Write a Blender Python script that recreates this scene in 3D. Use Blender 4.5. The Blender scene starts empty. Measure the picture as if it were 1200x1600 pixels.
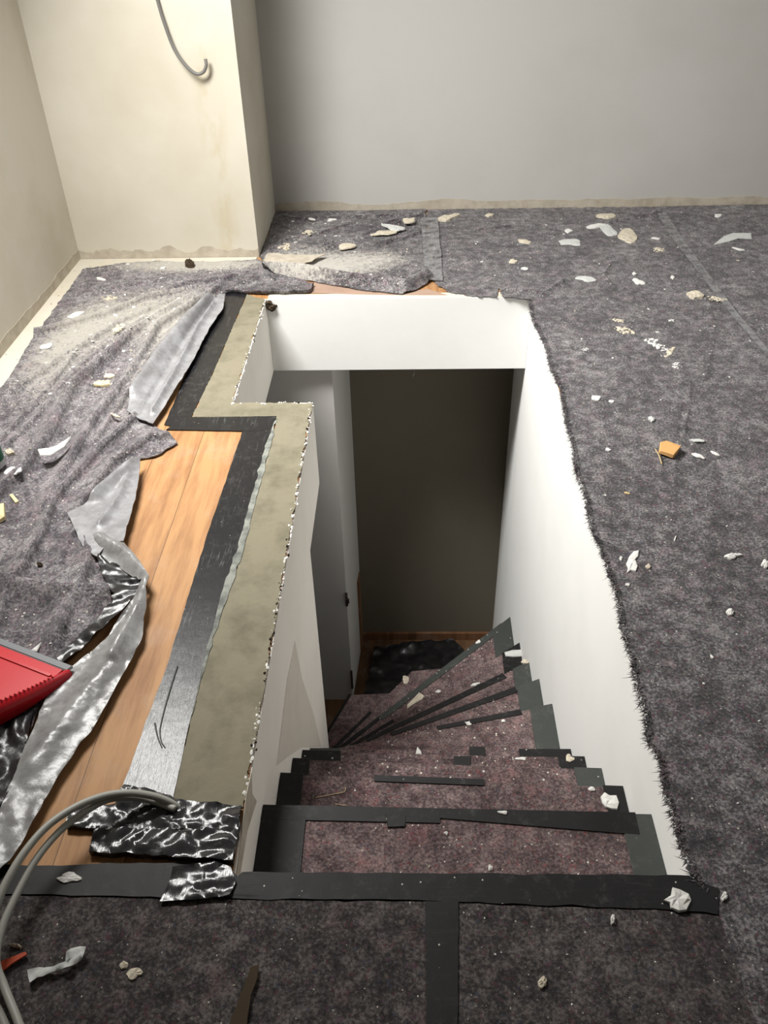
import bpy, bmesh, math, random
from mathutils import Vector, Matrix, noise
from mathutils.geometry import delaunay_2d_cdt
random.seed(7)
SC = bpy.context.scene
COL = SC.collection

# ---------------------------------------------------------------- camera
FPX, PITCH, YAW, ROLL, EYE = 1331.45, 0.65550552, -0.03485774, -0.02548554, 1.5
_f = Vector((math.sin(YAW)*math.cos(PITCH), math.cos(YAW)*math.cos(PITCH), -math.sin(PITCH)))
_r0 = Vector((math.cos(YAW), -math.sin(YAW), 0)); _u0 = _r0.cross(_f)
_r = _r0*math.cos(ROLL) + _u0*math.sin(ROLL); _u = -_r0*math.sin(ROLL) + _u0*math.cos(ROLL)
CAMPOS = Vector((0, 0, EYE))
cd = bpy.data.cameras.new('camera'); cam = bpy.data.objects.new('camera', cd); COL.objects.link(cam)
cam.matrix_world = Matrix(((_r.x, _u.x, -_f.x, 0), (_r.y, _u.y, -_f.y, 0), (_r.z, _u.z, -_f.z, EYE), (0, 0, 0, 1)))
cd.sensor_fit = 'VERTICAL'; cd.sensor_height = 24; cd.lens = 24*FPX/1600; cd.clip_start = .05
SC.camera = cam

# ---------------------------------------------------------------- light
SC.view_settings.view_transform = 'Standard'; SC.view_settings.look = 'None'
SC.view_settings.gamma = 1; SC.view_settings.use_curve_mapping = False
SC.view_settings.exposure = 0.0
wd = bpy.data.worlds.new('world'); SC.world = wd; wd.use_nodes = True
wd.node_tree.nodes['Background'].inputs[0].default_value = (.86, .93, 1, 1)
wd.node_tree.nodes['Background'].inputs[1].default_value = .20

def area(name, loc, target, sx, sy, power, col):
    d = bpy.data.lights.new(name, 'AREA'); d.shape = 'RECTANGLE'; d.size = sx; d.size_y = sy; d.energy = power; d.color = col
    o = bpy.data.objects.new(name, d); COL.objects.link(o); o.location = loc
    o.rotation_euler = (Vector(target)-Vector(loc)).to_track_quat('-Z', 'Y').to_euler()
    return o
SKY = area('skylight_daylight', (-1.2, 2.52, 2.12), (.42, 3.0, -.2), .62, .95, 92, (1.0, .985, .95))
SKY.data.spread = 2.25
FILL = area('added_fill_light', (2.0, 3.0, 2.45), (.2, 2.7, 0), .7, .9, 17, (.97, .985, 1.0))  # added soft fill for the left well wall, no known source here

# ---------------------------------------------------------------- projection helpers (pixel of the photo -> point on a real surface)
def ray(px, py): return _r*((px-600)/FPX) - _u*((py-800)/FPX) + _f
def onz(px, py, z=0.0):
    d = ray(px, py); return CAMPOS + d*((z-EYE)/d.z)
def ony(px, py, y):
    d = ray(px, py); return CAMPOS + d*(y/d.y)
def onx(px, py, x):
    d = ray(px, py); return CAMPOS + d*(x/d.x)
def fl(pts, z=0.0):
    return [(onz(x, y, z).x, onz(x, y, z).y) for x, y in pts]

# ---------------------------------------------------------------- materials
def mat(name, col=(.5, .5, .5), rough=.8, spec=.5):
    m = bpy.data.materials.new(name); m.use_nodes = True
    b = m.node_tree.nodes['Principled BSDF']
    b.inputs['Base Color'].default_value = (*col, 1); b.inputs['Roughness'].default_value = rough
    b.inputs['Specular IOR Level'].default_value = spec
    return m, m.node_tree, b
def N(t, kind, **kw):
    n = t.nodes.new(kind)
    for k, v in kw.items():
        if k in n.inputs: n.inputs[k].default_value = v
        else: setattr(n, k, v)
    return n
def coords(t, scale=(1, 1, 1)):
    c = N(t, 'ShaderNodeTexCoord'); m = N(t, 'ShaderNodeMapping'); m.inputs['Scale'].default_value = scale
    t.links.new(c.outputs['Object'], m.inputs['Vector']); return m.outputs[0]
def noi(t, vec, scale, detail=4, rough=.6):
    n = N(t, 'ShaderNodeTexNoise'); n.inputs['Scale'].default_value = scale; n.inputs['Detail'].default_value = detail
    n.inputs['Roughness'].default_value = rough
    t.links.new(vec, n.inputs['Vector']); return n.outputs['Fac']
def ramp(t, fac, stops, interp='LINEAR'):
    r = N(t, 'ShaderNodeValToRGB'); r.color_ramp.interpolation = interp; e = r.color_ramp.elements
    while len(e) < len(stops): e.new(.5)
    for el, (p, c) in zip(e, stops):
        el.position = p; el.color = (*c, 1) if len(c) == 3 else c
    t.links.new(fac, r.inputs[0]); return r.outputs[0]
def mix(t, fac, a, b):
    m = N(t, 'ShaderNodeMix'); m.data_type = 'RGBA'
    if isinstance(fac, (int, float)): m.inputs[0].default_value = fac
    else: t.links.new(fac, m.inputs[0])
    for i, v in ((6, a), (7, b)):
        if isinstance(v, tuple): m.inputs[i].default_value = (*v, 1)
        else: t.links.new(v, m.inputs[i])
    return m.outputs[2]
def math_(t, op, a, b=None):
    m = N(t, 'ShaderNodeMath'); m.operation = op
    for i, v in ((0, a), (1, b)):
        if v is None: continue
        if isinstance(v, (int, float)): m.inputs[i].default_value = v
        else: t.links.new(v, m.inputs[i])
    return m.outputs[0]
def bump(t, b, h, strength=.4, dist=.003):
    n = N(t, 'ShaderNodeBump'); n.inputs['Strength'].default_value = strength; n.inputs['Distance'].default_value = dist
    t.links.new(h, n.inputs['Height']); t.links.new(n.outputs[0], b.inputs['Normal'])
W01 = lambda v: (v, v, v)

def felt(name, dark, mid, light, red=(.16, .03, .045), redamt=.12, dusty=(.48, .455, .41), speck=.065):
    m, t, b = mat(name, mid, .97, .15)
    v = coords(t)
    fine = noi(t, v, 150, 7, .8); mott = noi(t, v, 26, 5, .7); big = noi(t, v, 4.5, 3, .6)
    f = math_(t, 'ADD', math_(t, 'MULTIPLY', fine, .68), math_(t, 'ADD', math_(t, 'MULTIPLY', mott, .36), math_(t, 'MULTIPLY', big, .16)))
    c = ramp(t, f, [(.46, dark), (.585, mid), (.72, light)])
    # fibre flecks of other colours
    vo = N(t, 'ShaderNodeTexVoronoi'); vo.inputs['Scale'].default_value = 120; vo.inputs['Randomness'].default_value = 1
    wn = N(t, 'ShaderNodeTexNoise'); wn.inputs['Scale'].default_value = 60
    t.links.new(v, wn.inputs['Vector'])
    t.links.new(mix(t, .02, v, wn.outputs['Color']), vo.inputs['Vector'])
    sp = N(t, 'ShaderNodeSeparateColor'); t.links.new(vo.outputs['Color'], sp.inputs[0])
    fleck = ramp(t, sp.outputs[0], [(0, red), (.25, (.05, .055, .09)), (.4, (.02, .02, .022)), (.62, (.20, .17, .15)), (.85, (.12, .05, .09))], 'CONSTANT')
    fm = math_(t, 'MULTIPLY', math_(t, 'GREATER_THAN', sp.outputs[1], .62), math_(t, 'LESS_THAN', vo.outputs['Distance'], .45))
    c = mix(t, math_(t, 'MULTIPLY', fm, .45), c, fleck)
    rp = ramp(t, noi(t, v, 13, 4, .6), [(.55, W01(0)), (.72, W01(1))])
    c = mix(t, math_(t, 'MULTIPLY', rp, redamt*2.2), c, red)
    # tiny plaster specks caught in the pile
    v2 = N(t, 'ShaderNodeTexVoronoi'); v2.inputs['Scale'].default_value = 75
    t.links.new(v, v2.inputs['Vector'])
    s2 = N(t, 'ShaderNodeSeparateColor'); t.links.new(v2.outputs['Color'], s2.inputs[0])
    dot = math_(t, 'LESS_THAN', v2.outputs['Distance'], math_(t, 'MULTIPLY', s2.outputs[2], .26))
    sm = math_(t, 'MULTIPLY', dot, math_(t, 'LESS_THAN', s2.outputs[0], speck*3))
    c = mix(t, sm, c, (.62, .59, .52))
    # trodden-in plaster dust
    a = N(t, 'ShaderNodeAttribute'); a.attribute_name = 'dust'
    dn = math_(t, 'ADD', math_(t, 'MULTIPLY', noi(t, v, 62, 7, .8), 1.0), math_(t, 'MULTIPLY', a.outputs['Fac'], .55))
    dm = ramp(t, dn, [(.72, W01(0)), (.94, W01(1))])
    dm = math_(t, 'MULTIPLY', dm, math_(t, 'GREATER_THAN', a.outputs['Fac'], .01))
    c = mix(t, dm, c, dusty)
    t.links.new(c, b.inputs['Base Color'])
    bump(t, b, math_(t, 'ADD', fine, math_(t, 'MULTIPLY', mott, 1.2)), .9, .004)
    b.inputs['Sheen Weight'].default_value = .15
    return m
M = {}
M['felt'] = felt('grey_fleece', (.014, .0125, .014), (.074, .068, .072), (.37, .355, .355), (.17, .05, .08), .09)
M['felt_left'] = felt('dusty_grey_fleece', (.022, .019, .022), (.125, .113, .122), (.44, .42, .42), (.20, .09, .12), .14, (.43, .405, .36), .08)
M['felt_front'] = felt('dimmed_front_fleece', (.012, .010, .011), (.050, .044, .044), (.21, .185, .175), (.12, .035, .045), .10, speck=.045)  # darker copy of the grey fleece; foreground dimness is mixed into its colour
M['felt_stair'] = felt('maroon_fleece', (.018, .011, .011), (.098, .066, .066), (.33, .25, .24), (.22, .045, .055), .13, speck=.08)

def film(name, c0, c1, rough):
    m, t, b = mat(name, c0, rough, .5)
    v = coords(t); n1 = noi(t, v, 30, 5, .6)
    t.links.new(ramp(t, noi(t, v, 16, 6, .7), [(.38, c0), (.62, c1)]), b.inputs['Base Color'])
    bump(t, b, n1, .35, .004)
    return m
M['film'] = film('grey_polythene_film', (.19, .185, .19), (.29, .29, .30), .42)
M['film_crinkled'] = film('crinkled_grey_film', (.17, .165, .165), (.28, .28, .275), .32)
M['film_dark'] = film('black_polythene_film', (.008, .008, .009), (.022, .021, .022), .3)

def tape(name, base, smear, rough, amt, sc=(3, 60, 3), bs=.25):
    m, t, b = mat(name, base, rough, .5)
    v = coords(t, sc); v0 = coords(t)
    s = ramp(t, noi(t, v, 2.2, 6, .7), [(.56, W01(0)), (.74, W01(1))])
    s = math_(t, 'MULTIPLY', s, ramp(t, noi(t, v0, 9, 3, .6), [(.42, W01(0)), (.62, W01(1))]))
    cc = mix(t, math_(t, 'MULTIPLY', s, amt), base, smear)
    # scuffs, trodden dust and tiny plaster specks
    sc2 = ramp(t, noi(t, v0, 33, 8, .78), [(.52, W01(0)), (.72, W01(1))])
    sc2 = math_(t, 'MULTIPLY', sc2, ramp(t, noi(t, v0, 5, 3, .6), [(.40, W01(.15)), (.62, W01(1))]))
    cc = mix(t, math_(t, 'MULTIPLY', sc2, .32), cc, (.17, .165, .15))
    vv = N(t, 'ShaderNodeTexVoronoi'); vv.inputs['Scale'].default_value = 60; t.links.new(v0, vv.inputs['Vector'])
    ss = N(t, 'ShaderNodeSeparateColor'); t.links.new(vv.outputs['Color'], ss.inputs[0])
    dd = math_(t, 'MULTIPLY', math_(t, 'LESS_THAN', vv.outputs['Distance'], math_(t, 'MULTIPLY', ss.outputs[2], .2)), math_(t, 'LESS_THAN', ss.outputs[0], .28))
    cc = mix(t, dd, cc, (.5, .48, .43))
    t.links.new(cc, b.inputs['Base Color'])
    t.links.new(math_(t, 'ADD', math_(t, 'MULTIPLY', s, .4), rough), b.inputs['Roughness'])
    bump(t, b, math_(t, 'ADD', noi(t, v0, 45, 4, .6), noi(t, coords(t, (900, 40, 1)), 1, 2, .5)), bs, .0012)
    return m
M['tape'] = tape('black_cloth_tape', (.006, .006, .008), (.26, .28, .27), .30, .45, (70, 4, 3))
M['tape_x'] = tape('dusty_black_tape', (.0045, .0045, .005), (.09, .09, .085), .55, .4, (4, 60, 3), .12)
M['tape_x'].node_tree.nodes['Principled BSDF'].inputs['Specular IOR Level'].default_value = .3
M['tape_crinkle'] = tape('crinkled_black_tape', (.03, .03, .032), (.36, .36, .36), .17, .6, (8, 30, 3), .35)
M['tape_grey'] = tape('grey_dusty_tape', (.032, .037, .033), (.17, .165, .145), .6, .6, (8, 8, 8))
M['clear_tape'] = tape('clear_seam_tape', (.30, .295, .30), (.75, .75, .73), .2, .9, (40, 3, 3))
_t = M['clear_tape'].node_tree; _t.links.new(ramp(_t, noi(_t, coords(_t), 22, 5, .7), [(.38, W01(.12)), (.66, W01(.85))]), _t.nodes['Principled BSDF'].inputs['Alpha'])

def plaster(name, col, col2, scale=2.2, lo=.45, hi=.7, bs=.12):
    m, t, b = mat(name, col, .85, .25)
    v = coords(t)
    c = mix(t, ramp(t, noi(t, v, scale, 5, .65), [(lo, W01(0)), (hi, W01(1))]), col, col2)
    t.links.new(c, b.inputs['Base Color'])
    bump(t, b, noi(t, v, 70, 5, .6), bs, .002)
    return m
M['white'] = plaster('white_wall_paint', (.86, .86, .84), (.82, .82, .795))
M['white_l'] = plaster('off_white_wall_paint', (.84, .80, .74), (.79, .75, .68), 3)
M['patch'] = plaster('bare_filler_patch', (.66, .61, .54), (.62, .57, .49), 6)
M['cream'] = plaster('cream_primed_plaster', (.60, .56, .475), (.53, .48, .37), 1.6)
M['grey_wall'] = plaster('pale_grey_plaster', (.60, .585, .56), (.56, .55, .53), 1.2)
M['back'] = plaster('back_wall_plaster', (.50, .49, .465), (.455, .44, .41), .9)
M['band'] = plaster('beige_filler', (.50, .45, .37), (.40, .35, .28), 20, .4, .65, .5)
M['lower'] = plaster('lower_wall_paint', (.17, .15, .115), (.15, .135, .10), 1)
M['flake'] = plaster('white_paint_flake', (.72, .71, .68), (.60, .58, .54), 60)
M['flake_grey'] = plaster('grey_white_flake', (.56, .57, .55), (.48, .48, .46), 40)
M['chip'] = plaster('beige_plaster_chip', (.64, .58, .47), (.5, .44, .34), 80, .4, .6, .8)
M['concrete'] = plaster('screed', (.205, .184, .13), (.13, .117, .08), 9, .45, .72, .6)
M['smear'] = plaster('grey_mortar_smear', (.25, .26, .23), (.12, .125, .115), 22, .42, .6, .8)

def stained_cream():
    m, t, b = mat('stained_cream_plaster', (.8, .76, .66), .85, .25)
    v = coords(t)
    c = mix(t, ramp(t, noi(t, v, 1.5, 5, .6), [(.4, W01(0)), (.66, W01(1))]), (.60, .565, .485), (.53, .49, .395))
    # damp stains running down near the right corner
    sx = N(t, 'ShaderNodeSeparateXYZ'); t.links.new(v, sx.inputs[0])
    d = math_(t, 'ABSOLUTE', math_(t, 'ADD', sx.outputs[0], .84))
    band = ramp(t, d, [(.01, W01(1)), (.07, W01(0))])
    st = math_(t, 'MULTIPLY', band, ramp(t, noi(t, coords(t, (2, 1, 1)), 7, 3, .5), [(.48, W01(0)), (.62, W01(1))]))
    c = mix(t, math_(t, 'MULTIPLY', st, .55), c, (.47, .40, .26))
    t.links.new(c, b.inputs['Base Color']); bump(t, b, noi(t, v, 60, 5, .6), .1, .002)
    return m
M['pillar'] = stained_cream()

def wood(name, a, c2, plank=.135):
    m, t, b = mat(name, a, .58, .3)
    v = coords(t)
    s = N(t, 'ShaderNodeSeparateXYZ'); t.links.new(v, s.inputs[0])
    k = math_(t, 'FLOOR', math_(t, 'DIVIDE', s.outputs[0], plank))
    fr = math_(t, 'FRACT', math_(t, 'DIVIDE', s.outputs[0], plank))
    wn = N(t, 'ShaderNodeTexWhiteNoise'); wn.noise_dimensions = '1D'; t.links.new(k, wn.inputs['W'])
    sh = N(t, 'ShaderNodeVectorMath'); sh.operation = 'ADD'; t.links.new(coords(t, (15, 1.6, 1)), sh.inputs[0]); t.links.new(wn.outputs['Color'], sh.inputs[1])
    g = noi(t, sh.outputs[0], 2.4, 7, .62)
    c = ramp(t, math_(t, 'ADD', math_(t, 'MULTIPLY', g, .8), math_(t, 'MULTIPLY', wn.outputs['Value'], .22)), [(.34, a), (.60, c2)])
    seam = math_(t, 'LESS_THAN', fr, .018)
    c = mix(t, math_(t, 'MULTIPLY', seam, .7), c, (.08, .045, .02))
    dirt = ramp(t, noi(t, v, 5, 5, .7), [(.52, W01(0)), (.75, W01(1))])
    c = mix(t, math_(t, 'MULTIPLY', dirt, .35), c, (.42, .34, .28))
    t.links.new(c, b.inputs['Base Color'])
    bump(t, b, noi(t, coords(t, (140, 6, 1)), 1.5, 3, .5), .15, .001)
    return m
M['wood'] = wood('oak_floorboards', (.25, .115, .045), (.44, .235, .10))
M['lower_wood'] = wood('dark_lower_boards', (.10, .05, .025), (.16, .085, .04))
M['trimwood'] = wood('orange_wood', (.16, .075, .035), (.24, .12, .06), 3)
M['red'], _, _b = mat('red_plastic', (.56, .012, .022), .28, .5)
M['rubber'], _, _ = mat('grey_rubber', (.17, .18, .19), .5, .4)
M['cable'], _, _ = mat('grey_cable_sheath', (.36, .36, .32), .45, .5)
M['cable_wall'], _, _ = mat('mid_grey_cable_sheath', (.15, .145, .135), .5, .4)
M['chipwood'], _, _ = mat('pale_orange_wood', (.62, .34, .13), .7, .3)
M['foam'], _, _ = mat('pale_yellow_foam', (.75, .63, .36), .85, .2)
M['cardboard'], _, _ = mat('brown_cardboard', (.055, .038, .024), .85, .2)
M['orange'], _, _ = mat('orange_red_strip', (.42, .06, .02), .6, .3)
M['green'], _, _ = mat('green_label', (.01, .13, .06), .4, .4)
M['bottle'], _, _ = mat('white_plastic', (.70, .72, .70), .35, .5)
M['dark'], _, _ = mat('dark_hole', (.02, .016, .012), .9, .1)
M['metal'], _, _ = mat('dark_metal', (.05, .045, .04), .4, .5)
M['straw'], _, _ = mat('straw_splinter', (.55, .42, .22), .7, .3)
M['brown_floor'] = plaster('pinkish_brown_boards', (.36, .25, .19), (.30, .20, .15), 6)

# ---------------------------------------------------------------- object helpers
def link(name, bm, m, parent=None, smooth=False):
    me = bpy.data.meshes.new(name)
    bmesh.ops.recalc_face_normals(bm, faces=bm.faces)
    bm.to_mesh(me); bm.free()
    for x in (m if isinstance(m, (list, tuple)) else [m]): me.materials.append(M[x] if isinstance(x, str) else x)
    if smooth:
        for p in me.polygons: p.use_smooth = True
    o = bpy.data.objects.new(name, me); COL.objects.link(o)
    if parent: o.parent = parent
    return o
def recentre(o):
    """put a one-mesh thing's origin at the middle of its base"""
    vs = o.data.vertices
    c = Vector((sum(v.co.x for v in vs)/len(vs), sum(v.co.y for v in vs)/len(vs), min(v.co.z for v in vs)))
    o.data.transform(Matrix.Translation(-c)); o.location = c; return o
def tag(o, label, cat, group=None, kind=None):
    o['label'] = label; o['category'] = cat
    if group: o['group'] = group
    if kind: o['kind'] = kind
    return o
def struct(o): o['kind'] = 'structure'; return o
def empty(name, loc=(0, 0, 0)):
    o = bpy.data.objects.new(name, None); COL.objects.link(o); o.location = loc; o.empty_display_size = .05; return o
def part(name, bm, m, parent, smooth=False):
    """vertices given in world coordinates; stored relative to the parent's origin"""
    w = Vector((0, 0, 0)); p = parent
    while p: w += p.location; p = p.parent
    bmesh.ops.translate(bm, verts=bm.verts, vec=-w)
    return link(name, bm, m, parent, smooth)
def box(bm, x0, x1, y0, y1, z0, z1):
    vs = [bm.verts.new(p) for p in ((x0, y0, z0), (x1, y0, z0), (x1, y1, z0), (x0, y1, z0), (x0, y0, z1), (x1, y0, z1), (x1, y1, z1), (x0, y1, z1))]
    for f in ((0, 3, 2, 1), (4, 5, 6, 7), (0, 1, 5, 4), (1, 2, 6, 5), (2, 3, 7, 6), (3, 0, 4, 7)): bm.faces.new([vs[i] for i in f])
def boxes(*bs):
    bm = bmesh.new()
    for b in bs: box(bm, *b)
    return bm
def prism(bm, poly, z0, z1):
    a = [bm.verts.new((x, y, z0)) for x, y in poly]; b = [bm.verts.new((x, y, z1)) for x, y in poly]
    n = len(poly); bm.faces.new(a[::-1]); bm.faces.new(b)
    for i in range(n): bm.faces.new((a[i], a[(i+1) % n], b[(i+1) % n], b[i]))
def tube(bm, pts, r, seg=10, r1=None):
    pts = [Vector(p) for p in pts]; rings = []
    for i, p in enumerate(pts):
        t = (pts[min(i+1, len(pts)-1)] - pts[max(i-1, 0)]).normalized()
        a = t.cross(Vector((0, 0, 1)));
        if a.length < 1e-3: a = Vector((1, 0, 0))
        a.normalize(); b = t.cross(a)
        rr = r if r1 is None else r + (r1-r)*i/(len(pts)-1)
        rings.append([bm.verts.new(p + a*rr*math.cos(2*math.pi*k/seg) + b*rr*math.sin(2*math.pi*k/seg)) for k in range(seg)])
    for i in range(len(rings)-1):
        for k in range(seg): bm.faces.new((rings[i][k], rings[i][(k+1) % seg], rings[i+1][(k+1) % seg], rings[i+1][k]))
    bm.faces.new(rings[0]); bm.faces.new(rings[-1][::-1])
def smoothline(pts, n=8):
    pts = [Vector(p) for p in pts]; out = []
    for i in range(len(pts)-1):
        p0, p1, p2, p3 = pts[max(i-1, 0)], pts[i], pts[i+1], pts[min(i+2, len(pts)-1)]
        for k in range(n):
            t = k/n
            out.append(.5*((2*p1)+(p2-p0)*t+(2*p0-5*p1+4*p2-p3)*t*t+(-p0+3*p1-3*p2+p3)*t**3))
    out.append(pts[-1]); return out
def inside(x, y, poly):
    c = False; n = len(poly); j = n-1
    for i in range(n):
        xi, yi = poly[i]; xj, yj = poly[j]
        if (yi > y) != (yj > y) and x < (xj-xi)*(y-yi)/(yj-yi)+xi: c = not c
        j = i
    return c
def segd(x, y, a, b):
    dx, dy = b[0]-a[0], b[1]-a[1]; L = dx*dx+dy*dy or 1e-9
    t = max(0, min(1, ((x-a[0])*dx+(y-a[1])*dy)/L))
    ex, ey = x-a[0]-t*dx, y-a[1]-t*dy
    s = 1 if dx*(y-a[1])-dy*(x-a[0]) > 0 else -1
    return math.hypot(ex, ey), s
def rough_edge(poly, amp, step=.012, closed=True, skip=(), seed=0):
    """subdivide a polygon's sides and jitter them: torn or cut-by-hand edges; 'skip' sides stay straight"""
    out = []; n = len(poly)
    for i in range(n if closed else n-1):
        a, b = Vector(poly[i]), Vector(poly[(i+1) % n]); L = (b-a).length
        k = max(1, int(L/step)) if i not in skip else max(1, int(L/.08))
        nrm = Vector((-(b-a).y, (b-a).x)).normalized() if L > 1e-6 else Vector((0, 0))
        for j in range(k):
            p = a.lerp(b, j/k)
            if i not in skip:
                q = amp*(noise.noise(Vector((p.x*22+seed, p.y*22, 3)))*1.2 + noise.noise(Vector((p.x*90, p.y*90+seed, 7)))*.8)
                p = p + nrm*q*(1 if 0 < j else .4)
            out.append((p.x, p.y))
    return out
class Fold:
    def __init__(s, pts, h, w, valley=False, asym=0): s.p = pts; s.h = h; s.w = w; s.a = asym
    def z(s, x, y):
        m = 9; sg = 1
        for i in range(len(s.p)-1):
            d, q = segd(x, y, s.p[i], s.p[i+1])
            if d < m: m, sg = d, q
        w = s.w*(1+s.a*sg)
        return s.h*math.exp(-(m/w)**2) if m < 4*w else 0
def make_height(base, amp, sc, folds, seed=0):
    def h(x, y):
        z = base + amp*(.5+.5*noise.noise(Vector((x*sc+seed, y*sc, seed)))) + amp*.35*noise.noise(Vector((x*sc*3.7, y*sc*3.7+seed, 1)))
        zs = [f.z(x, y) for f in folds]
        if zs: z += max(0, max(zs)) + min(0, min(zs))
        return max(z, base*.6)
    return h
def cloth(name, poly, h, m, grid=.02, thick=.004, folds=(), dust=None, parent=None, bottom=None):
    P = [Vector(p) for p in poly]; nb = len(P)
    xs = [p[0] for p in poly]; ys = [p[1] for p in poly]
    pts = []
    y = min(ys)
    while y < max(ys):
        x = min(xs)
        while x < max(xs):
            a, b = x+random.uniform(-.3, .3)*grid, y+random.uniform(-.3, .3)*grid
            if inside(a, b, poly): pts.append(Vector((a, b)))
            x += grid
        y += grid
    for f in folds:
        if f.w > .035: continue
        for i in range(len(f.p)-1):
            a, b = Vector(f.p[i]), Vector(f.p[i+1]); L = (b-a).length; k = max(1, int(L/.01)); nr = Vector((-(b-a).y, (b-a).x)).normalized()
            for j in range(k):
                for o in (-2, -1, -.5, -.2, 0, .2, .5, 1, 2):
                    p = a.lerp(b, j/k)+nr*o*f.w
                    if inside(p.x, p.y, poly): pts.append(p)
    vs, es, fs, *_ = delaunay_2d_cdt(P+pts, [(i, (i+1) % nb) for i in range(nb)], [list(range(nb))], 1, 1e-5)
    bm = bmesh.new(); V = [bm.verts.new((v.x, v.y, h(v.x, v.y))) for v in vs]
    for f in fs:
        try: bm.faces.new([V[i] for i in f])
        except ValueError: pass
    bm.normal_update()
    for f in list(bm.faces):
        if f.normal.z < 0: f.normal_flip()
    # give it thickness
    top = list(bm.faces); B = {v: bm.verts.new((v.co.x, v.co.y, (bottom if bottom is not None else v.co.z-thick))) for v in V if v.link_faces}
    bed = [e for e in bm.edges if len(e.link_faces) == 1]
    for f in top: bm.faces.new([B[v] for v in reversed(f.verts)])
    for e in bed: 
        a, b = e.verts; bm.faces.new((a, b, B[b], B[a])); e.smooth = False
    if parent:
        o = part(name, bm, m, parent, True); w = Vector((0, 0, 0)); p = parent
        while p: w += p.location; p = p.parent
    else: o = link(name, bm, m, None, True); w = Vector((0, 0, 0))
    if dust:
        at = o.data.attributes.new('dust', 'FLOAT', 'POINT')
        for i, v in enumerate(o.data.vertices):
            q = 0
            for (cx, cy, rx, ry, s) in dust:
                q += s*math.exp(-((v.co.x+w.x-cx)/rx)**2-((v.co.y+w.y-cy)/ry)**2)
            at.data[i].value = min(1, q)
    return o

# ================================================================ SETTING
XR, XL, XE = .533, -.33, -.608
YF, YE, YB = .835, 2.57, 3.45
ZS, ZL = -.34, -2.67
YW, YP, XP, XW = 4.587, 3.94, -.70, -1.56
FT = -.02
# upper floor boards with the L-shaped stair opening
struct(link('floor', boxes((XW-.1, XE, -1.6, YW+.1, FT, 0), (XE, XL, -1.6, YE, FT, 0), (XE, XR, YB, YW+.1, FT, 0), (XL, XR, -1.6, YF, FT, 0), (XR, 2.7, -1.6, YW+.1, FT, 0)), 'wood'))
# the slab under it: white plastered faces towards the opening, lower ceiling below
struct(link('ceiling_stairwell', boxes((XW-.1, XE, -1.6, YW+.1, ZS, FT-.0005), (XE, XL, -1.6, YE, ZS, FT-.0005), (XE, XR, YB, YW+.1, ZS, FT-.0005), (XL, XR, -1.6, YF-.03, ZS, FT-.0005), (XR+.12, 2.7, -1.6, YW+.1, ZS, FT-.0005)), 'white'))
bm = bmesh.new(); prism(bm, [(XR, -.2), (XR, 3.45), (XR+.03, 4.03), (XR+.115, 4.03), (XR+.115, -.2)], ZL, FT-.0008)
struct(link('wall_stairwell_right', bm, 'white'))
struct(link('wall_stairwell_left', boxes((XL-.12, XL, -.2, 2.18, ZL, ZS-.0005)), 'white_l'))
# thin painted facing of the left side so slab edge and wall read as one plane
struct(link('trim_1', boxes((XL, XL+.003, YF+.001, YE-.002, ZS, -.004), (XL, XL+.003, YF+.001, 2.18, -2.4, ZS)), 'white_l'))
struct(link('wall_lower_far', boxes((-2.2, XR+.25, 4.03, 4.12, ZL, ZS-.0005)), 'lower'))
bm = bmesh.new(); prism(bm, [(-2.2, 3.5), (-.345, 3.5), (-.305, 4.028), (-2.2, 4.028)], ZL, ZS-.0005)
struct(link('wall_lower_left', bm, 'grey_wall'))
struct(link('wall_lower_end', boxes((-2.3, -2.2, -.3, 4.12, ZL, ZS-.0005)), 'grey_wall'))
struct(link('wall_lower_front', boxes((-2.3, XR+.25, -.32, -.2, ZL, ZS-.0005)), 'grey_wall'))
struct(link('floor_lower', boxes((-2.3, XR+.25, -.32, 4.12, ZL-.05, ZL)), 'lower_wood'))
struct(link('baseboard_lower', boxes((-.30, XR+.028, 4.01, 4.029, ZL, ZL+.06)), 'trimwood'))
# room walls
struct(link('wall_left', boxes((XW-.1, XW, -1.6, YW+.1, 0, 2.6)), 'cream'))
struct(link('wall_back', boxes((XP-.02, 2.7, YW, YW+.1, 0, 2.6)), 'back'))
struct(link('wall_pillar', boxes((XW, XP, YP, YW+.1, 0, 2.6)), 'pillar'))
struct(link('wall_right', boxes((2.6, 2.7, -1.6, YW, 0, 2.6)), 'back'))
# ceiling with its roof window
wx0, wx1, wy0, wy1 = -1.52, -.90, 2.05, 3.15
struct(link('ceiling', boxes((XW-.1, wx0, -1.6, YW+.1, 2.6, 2.7), (wx1, 2.7, -1.6, YW+.1, 2.6, 2.7), (wx0, wx1, -1.6, wy0, 2.6, 2.7), (wx0, wx1, wy1, YW+.1, 2.6, 2.7)), 'back'))
struct(link('wall_rear', boxes((XW-.1, 2.7, -1.7, -1.6, 0, 2.7)), 'back'))
struct(link('fill_light_frame', boxes((1.64, 1.68, 2.5, 3.5, 2.53, 2.598), (2.32, 2.36, 2.5, 3.5, 2.53, 2.598), (1.68, 2.32, 2.5, 2.54, 2.53, 2.598), (1.68, 2.32, 3.46, 3.5, 2.53, 2.598)), 'white'))  # made-up frame around the added fill light, under an unbroken ceiling
wf = struct(link('window_1', boxes((wx0, wx0+.04, wy0, wy1, 2.6, 2.72), (wx1-.04, wx1, wy0, wy1, 2.6, 2.72), (wx0, wx1, wy0, wy0+.04, 2.6, 2.72), (wx0, wx1, wy1-.04, wy1, 2.6, 2.72)), 'white'))

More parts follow.
